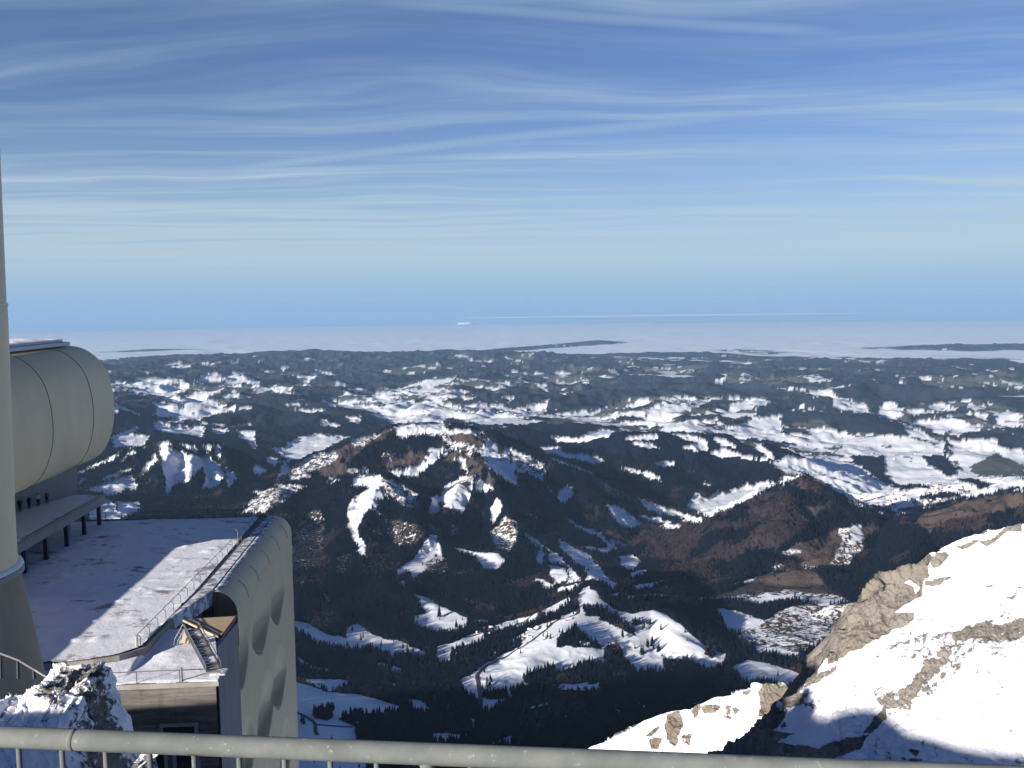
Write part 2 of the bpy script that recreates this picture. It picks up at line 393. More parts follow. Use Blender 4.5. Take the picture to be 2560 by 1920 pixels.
cov(Z3, S, "1600,350 1660,350 1690,440 1650,445","870,500 960,470 1080,470 1120,500 1080,560 1110,620 1090,650 1060,640 1050,700 1120,740 1080,740 1010,700 960,750 930,830 930,900 980,970 1000,1040 950,1040 900,920 850,800 860,680 890,620 960,590 1000,560 940,560 880,540",
 "1500,600 1530,550 1640,490 1750,450 1720,560 1680,650 1650,740 1590,700 1540,690 1490,640","1760,480 1830,520 1860,580 1800,585 1740,570",
 "1440,620 1490,600 1500,700 1470,740 1430,760 1420,700","1890,610 1920,680 1900,720 1870,790 1840,790 1830,700",
 "1430,870 1470,890 1500,960 1520,1050 1430,1100 1390,1140 1310,1190 1280,1140 1200,1170 1185,1130 1240,1080 1310,1040 1370,960","1210,1210 1250,1190 1250,1250",
 "1580,955 1700,990 1800,1000 1900,1010 1950,1050 1900,1120 1800,1120 1760,1070 1720,1030 1640,1010",
 "480,1490 600,1500 700,1560 860,1590 870,1500 960,1540 1020,1550 1110,1600 1200,1600 1290,1659 780,1659 640,1590 500,1540",
 "440,240 600,190 800,200 870,200 700,290 560,340 440,330 330,290 450,280","300,340 410,380 350,420 290,390","230,400 290,430 210,480","690,520 760,490 800,500 700,540","430,800 460,820 460,850 430,840","450,940 500,970 480,1010 450,1010")
cov(Z3, K, "120,740 220,600 390,540 570,545 430,640 330,700 290,740","1090,480 1200,530 1330,590 1310,710 1240,680 1160,640 1110,600","1930,750 2010,790 2040,870 2020,920 1990,1010 1900,1000 1840,900 1850,840 1890,820",
 "2070,860 2140,900 2212,960 2212,1100 2150,1060 2180,980 2100,900","1600,520 1740,470 1720,540 1650,560","1380,1090 1470,1000 1500,1060 1430,1100")
cov(Z3, BR, "1640,470 1800,395 1860,470 1870,520 1850,560 1750,470 1700,480")
cov(Z3, PA, "520,780 680,760 690,1060 560,1130 460,1050","780,1040 900,1000 850,1150 780,1150","480,1150 620,1180 560,1240 470,1210","1100,760 1400,830 1380,900 1200,960 1130,880","1400,1100 1550,1060 1560,1130 1420,1150")
cov(Z4, S, "520,270 640,290 750,330 820,320 970,375 880,400 800,380 640,340 560,330","560,340 700,380 860,440 920,485 760,440 640,390","920,505 1080,590 1030,590 940,530",
 "1080,420 1250,450 1360,490 1355,520 1240,490 1100,440","1280,405 1340,380 1455,390 1450,418 1330,415","1110,225 1180,200 1340,190 1340,220 1200,235","1140,255 1270,250 1370,285 1290,290",
 "1430,190 1600,200 1690,240 1680,310 1510,290 1590,250","590,210 800,210 860,160 950,150 1060,165 1000,200 870,240 720,245 620,235",
 "1690,320 1790,290 1900,330 2000,350 2120,360 2212,420 2190,440 2130,380 1900,345 1780,350","1710,215 1800,220 1920,290 1850,270 1790,280",
 "1540,680 1590,600 1700,640 1740,580 1800,600 1850,580 2080,510 2160,530 1940,650 1700,760 1560,720","1640,510 1700,545 1690,560 1650,530",
 "1190,620 1290,670 1350,690 1640,770 1640,795 1550,790 1380,750 1260,720","1190,750 1340,770 1500,820 1440,840 1330,820 1250,790","965,670 1060,690 1150,740 1230,800 1180,840 1090,830 1040,770",
 "570,540 615,590 600,600","640,590 720,545 770,600 690,680 650,640","685,755 780,800 850,830 940,870 1040,960 1065,990 1000,980 920,900 830,870 720,800",
 "420,860 520,920 600,990 680,1040 750,1110 800,1180 810,1200 720,1210 730,1180 700,1100 580,1070 580,1000 540,950","490,1050 540,960 555,1020 540,1110 500,1070","580,1080 700,1110 720,1180 640,1230 590,1150",
 "620,890 740,960 860,1010 950,1110 1060,1220 1030,1250 960,1210 900,1190 830,1200 860,1160 780,1080 680,1010","485,1165 640,1240 580,1260 500,1200",
 "1070,1040 1150,1005 1240,1070 1180,1110 1140,1150 1080,1090","1150,1190 1270,1150 1260,1120 1200,1120 1140,1160","1160,1230 1400,1190 1560,1155 1450,1190 1300,1240 1230,1270 1170,1260",
 "1130,1300 1300,1290 1490,1300 1300,1310 1140,1320","1000,1290 1090,1265 1060,1330 1020,1310","1020,910 1130,950 1120,970 1030,960")
cov(Z7, S, "85,320 130,280 160,310 250,380 350,410 440,390 500,410 560,455 620,500 700,570 790,600 780,650 700,680 620,640 560,620 490,620 520,690 430,680 370,690 340,660 250,660 150,640 0,690 0,420 80,400")
cov(Z7, FO, "0,490 70,460 120,510 210,560 210,580 90,570 0,560","110,370 190,380 270,420 350,480 370,520 320,500 230,450 120,420","220,560 280,560 340,650 250,660 215,620","490,620 600,620 640,660 640,700 500,690","340,450 370,440 400,460 350,465","700,560 740,600 730,620 690,600")
cov(Z7, S, "730,385 830,390 970,440 980,460 880,500 800,490 770,430","840,515 940,560 1150,590 1130,625 1000,600 930,600 910,550","800,670 890,630 1010,650 1200,710 1120,760 960,730 900,740",
 "740,340 930,320 1080,300 1290,320 1390,355 1250,365 1180,350 1020,360 940,360","800,270 950,230 1050,215 900,260","0,750 130,735 140,760 0,770","215,850 300,880 270,885","365,830 430,860 400,860","20,890 60,900 40,930","90,95 110,90 250,100 230,130")
cov(Z7, K, "1100,370 1200,365 1430,365 1400,480 1370,540 1280,560 1150,590 900,560 840,515 940,470 1040,400","1180,620 1240,590 1340,590 1330,640 1280,660")
cov(Z7, BR, "610,340 800,310 950,230 1140,190 1210,210 1260,250 1290,300 1390,335 1290,318 1080,298 930,318 800,330","1060,130 1130,80 1240,40 1330,0 1510,0 1450,60 1440,120 1370,180 1280,190 1150,185 1140,160")
cov(Z7, K, "1320,0 1440,0 1450,100 1370,170 1290,170 1320,110 1360,60","610,325 740,335 940,318 1080,298 1300,320 1380,340 1250,340 1080,320 900,345 700,350","1060,125 1110,100 1160,110 1100,130","1150,180 1280,185 1200,195")
cov(Z7, S, "1390,-20 1440,-10 1440,60 1400,60 1380,30")
cov(Z6, S, "900,240 1000,260 1110,320 1200,350 1290,400 1290,460 1240,490 1150,500 1080,490 940,450 920,390 1000,370 950,280",
 "90,420 200,440 330,540 460,560 460,470 530,440 600,490 700,570 760,545 900,600 1030,640 980,670 850,650 780,670 640,610 440,610 380,570 250,580 120,480",
 "100,650 200,720 330,750 370,775 250,760 130,710","620,705 740,720 750,760 690,740","775,725 860,750 860,780 780,775",
 "60,840 110,840 250,880 340,920 560,930 700,970 820,1010 800,1050 700,1060 640,1060 480,1060 400,1100 520,1160 520,1230 600,1390 600,1500 60,1500",
 "130,810 300,820 480,840 440,900 350,915 250,860","870,960 960,970 1050,1030 960,1055 900,1000","740,850 850,860 780,880",
 "1235,830 1330,790 1400,720 1500,670 1620,620 1620,540 1700,490 1900,420 2050,385 2212,390 2212,520 2110,490 2060,450 1900,540 1900,600 2212,640 2212,700 2040,730 1930,780 1900,730 1700,780 1680,850 1730,870 1600,900 1590,960 1490,1010 1450,1050 1370,1050 1360,960 1300,940",
 "1085,600 1200,570 1300,530 1400,500 1430,520 1290,620 1200,650 1180,700 1110,720 1085,690","1420,480 1530,430 1700,400 1800,350 1900,310 2000,250 2000,290 1900,360 1780,410 1650,460 1450,510",
 "1930,200 2050,170 2090,160 2030,230 1940,220","2060,280 2130,180 2212,250 2212,320 2080,300","1000,1210 1150,1205 1300,1200 1220,1250 1080,1250","1440,1270 1590,1210 1580,1270","1305,1100 1350,1100 1330,1160",
 "1660,1040 1850,990 1840,1010","1950,860 2212,850 2212,900 1960,900","300,225 350,280 330,290","1340,410 1440,420 1430,440 1350,440","2060,560 2160,570 2150,590 2070,585")
cov(Z6, FO, "1400,920 1570,910 1570,960 1420,970","1190,620 1280,590 1270,650 1190,660","220,1040 370,1020 370,1080 330,1110 240,1090","1640,540 1670,545 1660,600 1620,610","1790,350 1820,350 1830,400 1780,420")
# the lowland: snow fields, woods
cov(Z9, S, "860,600 1080,540 1100,640 1300,640 1480,650 1700,660 1840,700 1860,740 1700,740 1560,745 1400,740 1180,690 900,650", "1080,760 1300,745 1450,790 1540,850 1640,900 1900,880 2000,900 1900,922 1400,922 1200,830 1060,800",
 "1580,750 1740,750 1850,840 1960,870 2010,900 1640,880 1560,820", "1700,590 1850,600 2080,620 1950,640 1800,640", "1880,680 2080,660 2100,700 2212,720 2212,900 2030,880 1930,830 1900,740",
 "1340,500 1560,490 1660,540 1600,580 1360,520", "1660,560 2040,600 2212,580 2212,600 1700,600", "850,500 980,470 1060,490 960,520 860,520", "1220,440 1320,430 1330,460 1240,465", "420,540 520,510 640,520 560,550", "640,480 760,490 700,510")
cov(Z9, FO, "0,610 150,600 240,620 140,650 0,650","1080,570 1140,530 1340,530 1540,550 1640,590 1690,640 1640,650 1480,640 1350,630 1300,600 1180,590 1120,620",
 "1620,580 1760,610 1840,650 1780,650 1700,600","1840,650 1880,610 1860,680 1880,740 1840,730","1730,740 1850,740 1910,830 1860,840 1770,780","2040,550 2090,550 2070,600 2040,590","1660,560 1900,525 2000,530 1690,585",
 "1900,640 2212,600 2212,640 2000,660","2100,680 2212,660 2212,710 2110,700","980,520 1020,500 1120,510 1150,540 1040,560 970,560","800,590 940,560 940,590 850,610",
 "100,450 500,370 700,380 880,400 1130,440 1100,470 700,470 500,470 380,480 200,540 100,480","1380,440 1560,400 1700,420 2000,420 2212,430 2212,520 1900,470 1600,460 1450,480",
 "1070,310 1240,300 1400,310 1440,330 1200,335 1080,325","1430,310 1560,320 1590,335 1440,335","1400,740 1560,740 1580,790 1540,840 1440,780","0,480 100,480 200,510 160,540 20,540",
 "1480,490 1560,490 1540,540 1500,540","700,560 830,545 760,580","330,560 480,555 460,580 340,580")
cov(Z9, GR, "1960,790 2080,720 2212,780 2212,830 2000,830","1090,610 1250,570 1330,600 1200,610","0,570 100,560 160,580 40,600","330,600 420,590 420,620 330,615","1280,700 1380,690 1340,715","1540,690 1600,690 1590,705")
cov(Z8, FO, "700,470 900,460 1060,480 1300,530 1450,590 1300,640 1150,640 700,620 560,590 640,540","160,440 300,450 420,480 520,540 360,550 180,560","1310,500 1380,500 1370,530 1320,520","1830,460 1950,460 2020,500 1880,510","1660,570 1820,560 1840,600 1680,600")
cov(Z8, S, "995,480 1055,485 1000,490","935,500 1060,500 960,515","985,525 1130,530 1050,545","1100,485 1290,500 1380,510 1560,500 1700,520 1850,540 2060,530 2080,560 1880,600 1700,570 1640,580 1440,590 1400,560 1330,530 1160,510",
 "1290,480 1470,470 1480,490 1330,490","1500,500 1620,485 1790,520 1600,510","1510,440 1600,420 1720,435 1700,450 1540,440","1560,400 1700,380 1740,370 1700,400 1620,420","1340,450 1450,430 1560,430 1400,460",
 "1100,570 1200,600 1180,610 1120,600","1220,560 1290,555 1300,590 1240,585","2060,510 2160,480 2150,530 2100,550","1940,470 2010,475 1980,490","1730,470 1830,465 1780,480","1070,345 1160,355 1160,368 1090,358","2160,650 2212,650 2212,680")
cov(Z1, S, "1060,620 1340,680 1260,740 1060,720 1090,670","880,550 1060,520 1320,520 1200,580 1540,630 1280,640 1100,590","780,475 900,490 1050,470 1200,460 1210,500 1050,530 780,500",
 "1330,490 1480,420 1560,470 1620,410 1680,440 1810,490 1780,515 1560,480","1180,390 1230,360 1340,375 1240,395","1580,350 1660,345 1620,365","1790,330 1810,340 1780,360","1930,380 2010,390 1970,410",
 "1150,760 1300,710 1500,680 1640,650 1620,680 1400,740 1200,770","1640,660 1760,670 1700,690","1370,765 1560,790 1540,800 1400,780","1590,800 1730,770 1730,790","1830,520 2080,580 1900,560","1520,590 1580,560 1760,600 1560,600","800,640 960,720 940,725 800,660")
def inside(poly, u, v):
    x0, y0 = poly.min(0); x1, y1 = poly.max(0)
    idx = np.flatnonzero((u >= x0) & (u <= x1) & (v >= y0) & (v <= y1))
    if not len(idx): return idx
    a, b = u[idx], v[idx]; c_ = np.zeros(len(idx), bool)
    n_ = len(poly)
    for i in range(n_):
        xa, ya = poly[i]; xb, yb = poly[i - 1]
        if ya == yb: continue
        c_ ^= ((ya > b) != (yb > b)) & (a < (xb - xa) * (b - ya) / (yb - ya) + xa)
    return idx[c_]
def cover(x, y, z):
    """class of every ground point"""
    D = np.hypot(x, y)
    u, v = uv(x, y, z)
    k = np.clip(D / 5000, .5, 1.2)
    n_a = fbm(x, y, 160.0, 4, 0.6, seed=11.0); n_b = fbm(x, y, 160.0, 4, 0.6, seed=21.0)
    n_c = fbm(x, y, 45.0, 2, 0.6, seed=12.0); n_d = fbm(x, y, 45.0, 2, 0.6, seed=22.0)
    u = (u + 11.0 * n_a + 5 * k * n_c).ravel(); v = (v + 7.0 * n_b + 3 * k * n_d).ravel()
    # open lowland: fields of snow, woods on the steeper ground
    f1 = (.55 * fbm(x, y * 0.8, 900.0, 4, 0.55, seed=31.0) + .75 * fbm(x, y * .7, 2300.0, 4, 0.5, seed=33.0)).ravel()
    f2 = fbm(x, y, 420.0, 4, 0.6, seed=35.0).ravel()
    Df = D.ravel(); uf = u
    thr = np.interp(Df, [8000, 12000, 16000, 20000, 30000], [.15, .10, .02, -.10, -.20])
    thr = thr - 0.10 * smooth01(-uf, -1200, -500) * smooth01(Df, 12000, 15000)
    cls = np.where(f1 > thr, FO, S)
    gthr = np.interp(Df, [8000, 13000, 20000], [.20, .06, -.18])
    cls = np.where((cls == S) & (f2 > gthr), GR, cls)
    cls = np.where((cls == FO) & (f2 > .28), GR, cls)
    for c_, poly in COVER:
        cls[inside(poly, u, v)] = c_
    mixed = fbm(x, y, 260.0, 4, 0.6, seed=71.0).ravel()
    cls = np.where((cls == DE) & (mixed > .13), FO, cls)
    cls = np.where((cls == FO) & (mixed < -.17) & (Df < 7500) & (f2 > -.12), DE, cls)
    cls = np.where((cls == FO) & (mixed < -.30) & (Df < 7000), PA, cls)
    return cls.reshape(x.shape), n_a

NC, NR = 1300, 1350
th = np.linspace(R(-40), R(40), NC)
w = np.linspace(1 / 1500.0, 1 / 46000.0, 4000)
Dd = 1.0 / w
dens = (F * 1100 * np.abs(np.gradient(w)) / np.abs(np.gradient(Dd))) + 0.012 * np.abs(1 / Dd) * 9000 * 0.12
cum = np.concatenate([[0], np.cumsum(0.5 * (dens[1:] + dens[:-1]) * np.diff(Dd))]); cum /= cum[-1]
Dr = np.interp(np.linspace(0, 1, NR), cum, Dd)
TH, DR = np.meshgrid(th, Dr)
GX, GY = DR * np.sin(TH), DR * np.cos(TH)
GZ = height(GX, GY)
CLS, NA = cover(GX, GY, GZ)
forest = ((CLS == FO) | (CLS == PA) | (CLS == DE)).astype(float)
# far woods are part of the land: their canopy stands 20 m proud of the fields
can = forest * smooth01(DR, 4500, 7000) * (16 + 10 * fbm(GX, GY, 60.0, 3, .6, seed=3.0))
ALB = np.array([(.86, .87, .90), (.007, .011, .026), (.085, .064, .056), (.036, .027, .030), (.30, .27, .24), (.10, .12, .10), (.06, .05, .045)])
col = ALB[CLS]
vv = 1 + 0.35 * NA[..., None]
# haze painted into the distant conifers: their colour turns paler and bluer with distance
haze_w = ((CLS == FO)[..., None]) * smooth01(DR, 8500, 13000)[..., None]
col = col * (1 - haze_w) + np.array([.034, .044, .062]) * haze_w
col = np.where((CLS != S)[..., None], col * vv, col)
lowg = (CLS == GR)[..., None] * smooth01(fbm(GX, GY, 300, 3, seed=40.), -.2, .3)[..., None]
col = col * (1 - lowg) + np.array([.12, .105, .10]) * lowg
EXTRA_CARVE = []
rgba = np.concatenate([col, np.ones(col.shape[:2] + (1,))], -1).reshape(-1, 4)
msk = np.stack([(CLS == S), (CLS == K), (CLS == PA), np.ones(CLS.shape)], -1).astype(float).reshape(-1, 4)

lm, nt = new_mat("snowy_land"); t = NT(nt)
tc = t.n('ShaderNodeTexCoord'); pos = tc.outputs['Object']
ca = t.n('ShaderNodeAttribute', attribute_name='cover'); ma = t.n('ShaderNodeAttribute', attribute_name='mask')
sm = t.n('ShaderNodeSeparateColor'); t.l(ma.outputs['Color'], sm.inputs[0])
flat = t.mapping(pos, scale=(1, 1, 0.6))
tuft = t.noise(flat, 0.055, 3, 0.65); tuft2 = t.noise(flat, 0.017, 3, 0.6)
snow = (.86, .87, .90)
kf = t.math('MULTIPLY', t.smooth(t.math('MULTIPLY_ADD', tuft2, 0.45, t.math('MULTIPLY', tuft, 0.62)), 0.50, 0.57), sm.outputs[1])
base_c = t.mix(sm.outputs[1], ca.outputs['Color'], snow)
base_c = t.mix(kf, base_c, (.085, .062, .045))
pf = t.math('MULTIPLY', t.smooth(tuft, 0.56, 0.62), sm.outputs[2])
base_c = t.mix(t.math('MULTIPLY', pf, 0.9), base_c, snow)
# thin dark litter in the snow fields: hedges, banks, rocks
lit = t.math('MULTIPLY', t.smooth(t.noise(t.mapping(pos, scale=(.6, 1.6, 1)), 0.006, 6, 0.68), 0.60, 0.70), sm.outputs[0])
base_c = t.mix(t.math('MULTIPLY', lit, 0.55), base_c, (.12, .10, .07))
notsnow = t.math('SUBTRACT', 1.0, sm.outputs[0])
bf = t.noise(pos, 0.045, 3, 0.7)
bst = t.bump(bf, 9.0, 0.9)
bmix = t.n('ShaderNodeMix', data_type='VECTOR'); geo = t.n('ShaderNodeNewGeometry')
t.l(notsnow, bmix.inputs[0]); t.l(t.bump(t.noise(pos, 0.02, 4, 0.6), 5.0, 0.5), bmix.inputs[4]); t.l(bst, bmix.inputs[5])
t.principled(base_c, 0.9, bmix.outputs[1], spec=0.03)
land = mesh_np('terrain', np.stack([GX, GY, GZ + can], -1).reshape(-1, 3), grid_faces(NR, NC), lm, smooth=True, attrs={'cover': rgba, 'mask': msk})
tag(land, 'snowy foothills, forested ridges and valleys falling away below the summit', kind='structure')

# ---------------------------------------------------------------- sea of fog over the lowland
fth = np.linspace(R(-40), R(40), 500); fD = 1 / np.linspace(1 / 17000.0, 1 / 150000.0, 420)
FT, FD = np.meshgrid(fth, fD); FX, FY = FD * np.sin(FT), FD * np.cos(FT)
FZ = -1602 - FD ** 2 / (2 * REARTH) + 45 * fbm(FX, FY * .6, 5200, 4, .5, seed=50.) + 30 * fbm(FX, FY * .5, 1700, 4, .5, ridged=True, seed=52.)
hz = height(FX, FY)
deep = smooth01(FZ - hz, 2, 75)
deep *= np.where(FD < 31000, 1, 1)
fm, nt = new_mat("sea_of_fog"); t = NT(nt)
fa = t.n('ShaderNodeAttribute', attribute_name='deep')
tc = t.n('ShaderNodeTexCoord')
wn = t.noise(t.mapping(tc.outputs['Object'], scale=(1, .5, 1)), 0.0006, 5, 0.6)
al = t.math('MULTIPLY', fa.outputs['Fac'], t.smooth(t.math('ADD', wn, fa.outputs['Fac']), 0.5, 1.1))
dif = t.n('ShaderNodeBsdfDiffuse'); dif.inputs[0].default_value = (.73, .80, .85, 1)
tr = t.n('ShaderNodeBsdfTransparent'); mx = t.n('ShaderNodeMixShader'); out = t.n('ShaderNodeOutputMaterial')
t.l(al, mx.inputs[0]); t.l(tr.outputs[0], mx.inputs[1]); t.l(dif.outputs[0], mx.inputs[2]); t.l(mx.outputs[0], out.inputs[0])
fog = mesh_np('sea_of_fog', np.stack([FX, FY, FZ], -1).reshape(-1, 3), grid_faces(420, 500), fm, smooth=True, attrs={'deep': deep.ravel()})
tag(fog, 'white sea of fog filling the lowland out to the horizon', kind='stuff')

# long bank of cloud lying over the fog far away, and one small puff
def far_cloud(name, cx_, cy_, cz_, rx_, ry_, rz_, label):
    nu, nv = 160, 24; vs = []
    for i in range(nv + 1):
        ph = math.pi * i / nv
        for k in range(nu):
            a_ = 2 * math.pi * k / nu; n_ = 1 + .35 * float(gnoise(np.array([k * .13 + (3 if k > nu / 2 else 0)]), np.array([i * .25]))[0])
            vs.append((cx_ + rx_ * math.cos(a_) * math.sin(ph), cy_ + ry_ * math.sin(a_) * math.sin(ph), cz_ + rz_ * math.cos(ph) * n_))
    fs = [(i * nu + k, i * nu + (k + 1) % nu, (i + 1) * nu + (k + 1) % nu, (i + 1) * nu + k) for i in range(nv) for k in range(nu)]
    m, nt_ = new_mat(name); NT(nt_).principled((.85, .87, .9), 1.0, spec=0.)
    return tag(mesh_np(name, vs, np.array(fs), m, smooth=True), label, kind='stuff')
far_cloud('cloud_bank', 18500, 112000, -1730, 24000, 2500, 90, 'thin white cloud bank lying along the horizon')
far_cloud('cloud_puff', -5300, 108000, -2320, 900, 500, 150, 'tiny white cloud puff above the sea of fog')

# ---------------------------------------------------------------- haze
def haze_box():
    hm, nt = new_mat("haze"); t = NT(nt)
    v_ = t.n('ShaderNodeVolumePrincipled'); o_ = t.n('ShaderNodeOutputMaterial')
    v_.inputs['Color'].default_value = (.41, .67, 1.0, 1); v_.inputs['Density'].default_value = 1.2e-5
    v_.inputs['Anisotropy'].default_value = 0.0
    t.l(v_.outputs[0], o_.inputs['Volume'])
    x, y0, y1, z0, z1 = 130000, -4000, 152000, -3700, 60
    vs = [(a, b, c_) for c_ in (z0, z1) for b in (y0, y1) for a in (-x, x)]
    fs = [(0, 2, 3, 1), (4, 5, 7, 6), (0, 1, 5, 4), (1, 3, 7, 5), (3, 2, 6, 7), (2, 0, 4, 6)]
    hb = mesh_np('haze', vs, fs, hm); tag(hb, 'thin blue haze lying over the whole view', kind='stuff')
haze_box()

# ---------------------------------------------------------------- the summit massif under and behind the viewer
def massif():
    ys = np.linspace(-3000, 1750, 150); xs = np.linspace(-8500, 6500, 260)
    X, Y = np.meshgrid(xs, ys)
    line = np.array([(-9000, -500, -450), (-6000, -420, -330), (-4300, -300, -210), (-3600, -120, -120), (-3000, -110, -96), (-2500, -90, -92), (-2100, -80, -125), (-1500, -60, -190), (-900, -40, -170),
                     (-300, -60, -60), (0, -25, -8), (200, -40, -30), (900, -250, -120), (2500, -900, -300), (6500, -1500, -500)], float)
    Z = np.full(X.shape, -1e9)
    for a, b in zip(line[:-1], line[1:]):
        d = b - a; tt = np.clip(((X - a[0]) * d[0] + (Y - a[1]) * d[1]) / (d[0] ** 2 + d[1] ** 2), 0, 1)
        ds = np.hypot(X - a[0] - tt * d[0], Y - a[1] - tt * d[1])
        Z = np.maximum(Z, a[2] + tt * d[2] - ds * np.where(Y > a[1] + tt * d[1], 1.25, 0.5))
    Z += 40 * (fbm(X, Y, 420, 5, .6, ridged=True, seed=61.) - .8) * smooth01(np.hypot(X, Y), 150, 900)
    D = np.hypot(X, Y)
    flo = np.where(Y > 0, -1300 + 0 * D, -1150)
    Z = np.maximum(Z, flo)
    c_ = np.where((fbm(X, Y, 200, 4, .6, seed=63.) > .1)[..., None], [.30, .27, .23], [.86, .87, .90])
    ms = np.stack([np.ones(D.shape), 0 * D, 0 * D, 1 + 0 * D], -1)
    o = mesh_np('summit_massif', np.stack([X, Y, Z], -1).reshape(-1, 3), grid_faces(150, 260), lm, smooth=True,
                attrs={'cover': np.concatenate([c_, np.ones(D.shape + (1,))], -1).reshape(-1, 4), 'mask': ms.reshape(-1, 4)})
    tag(o, 'rocky summit massif with its north wall dropping under the terrace', kind='structure')
massif()

# ---------------------------------------------------------------- trees
def leaf_mat(name, c0, c1):
    m, nt = new_mat(name); t = NT(nt)
    oi = t.n('ShaderNodeObjectInfo'); g = t.n('ShaderNodeNewGeometry')
    t.principled(t.mix(oi.outputs['Random'], c0, c1), 0.9, spec=0.0); return m
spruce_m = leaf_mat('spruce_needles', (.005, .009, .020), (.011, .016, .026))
twig_m = leaf_mat('bare_twigs', (.040, .028, .032), (.075, .050, .042))
bark_m = leaf_mat('bark', (.05, .04, .035), (.07, .055, .045))
def spruce_crown(seed):
    rs = np.random.default_rng(seed); vs, fs = [], []
    H = 20.0; tiers = 8
    for k in range(tiers):
        f = k / tiers; z1 = 2.0 + (H - 2) * (f + 1.55 / tiers); z0 = 1.4 + (H - 2) * f
        r0 = 4.0 * (1 - f) ** 0.9 + 0.35; n_ = 11; a0 = rs.uniform(0, 6.3)
        top = len(vs); vs.append((rs.uniform(-.2, .2), rs.uniform(-.2, .2), min(z1, H)))
        for j in range(n_ * 2):
            a = a0 + math.pi * j / n_; rr = r0 * (rs.uniform(.85, 1.15) if j % 2 == 0 else rs.uniform(.35, .6))
            vs.append((rr * math.cos(a), rr * math.sin(a), z0 + (rs.uniform(-.5, .3) if j % 2 == 0 else rs.uniform(.5, 1.2))))
        for j in range(n_ * 2): fs.append((top, top + 1 + j, top + 1 + (j + 1) % (n_ * 2)))
    return vs, fs
def trunk_geo(h_=4.0, r=.35):
    vs = [(r * math.cos(a) * k, r * math.sin(a) * k, z) for z, k in ((-2, 1.2), (h_, .7)) for a in np.linspace(0, 2 * math.pi, 6, endpoint=False)]
    fs = [(j, (j + 1) % 6, 6 + (j + 1) % 6) for j in range(6)] + [(j, 6 + (j + 1) % 6, 6 + j) for j in range(6)]
    return vs, fs
def bare_crown(seed):
    rs = np.random.default_rng(seed); vs, fs = [], []
    for k in range(150):
        p = rs.normal(size=3); p /= np.linalg.norm(p); p = p * rs.uniform(.3, 1) ** .5 * np.array([4.6, 4.6, 5.2]) + (0, 0, 9)
        d = (p - (0, 0, 3)); d = d / np.linalg.norm(d) * rs.uniform(1.0, 2.2); s_ = rs.normal(size=3) * .55
        i = len(vs); vs += [tuple(p - s_), tuple(p + s_), tuple(p + d)]; fs.append((i, i + 1, i + 2))
    return vs, fs
def ground_points(n, D0, D1, want, seed, extra=None):
    rs = np.random.default_rng(seed)
    D = np.sqrt(rs.uniform(D0 ** 2, D1 ** 2, n)); a = rs.uniform(R(-31), R(31), n)
    x, y = D * np.sin(a), D * np.cos(a)
    # read the land mesh by position in its own grid
    fi = np.interp(D, Dr, np.arange(NR)); fj = (a - th[0]) / (th[1] - th[0])
    i0 = np.clip(fi.astype(int), 0, NR - 2); j0 = np.clip(fj.astype(int), 0, NC - 2); fi -= i0; fj -= j0
    G = GZ + can
    z = (G[i0, j0] * (1 - fj) + G[i0, j0 + 1] * fj) * (1 - fi) + (G[i0 + 1, j0] * (1 - fj) + G[i0 + 1, j0 + 1] * fj) * fi
    c_ = CLS[np.where(fi > .5, i0 + 1, i0), np.where(fj > .5, j0 + 1, j0)]
    k = want(c_, x, y, D, rs.uniform(0, 1, n)); u, v = uv(x, y, z)
    k &= (u > -40) & (u < 2600) & (v < 1960)
    k &= ~((u < 690) & (v > 1330))
    return x[k], y[k], z[k], c_[k], u[k], v[k]
def proto_hidden(name, vs, fs, m):
    me = bpy.data.meshes.new(name); me.from_pydata(vs, [], fs); me.materials.append(m); me.update(); return me
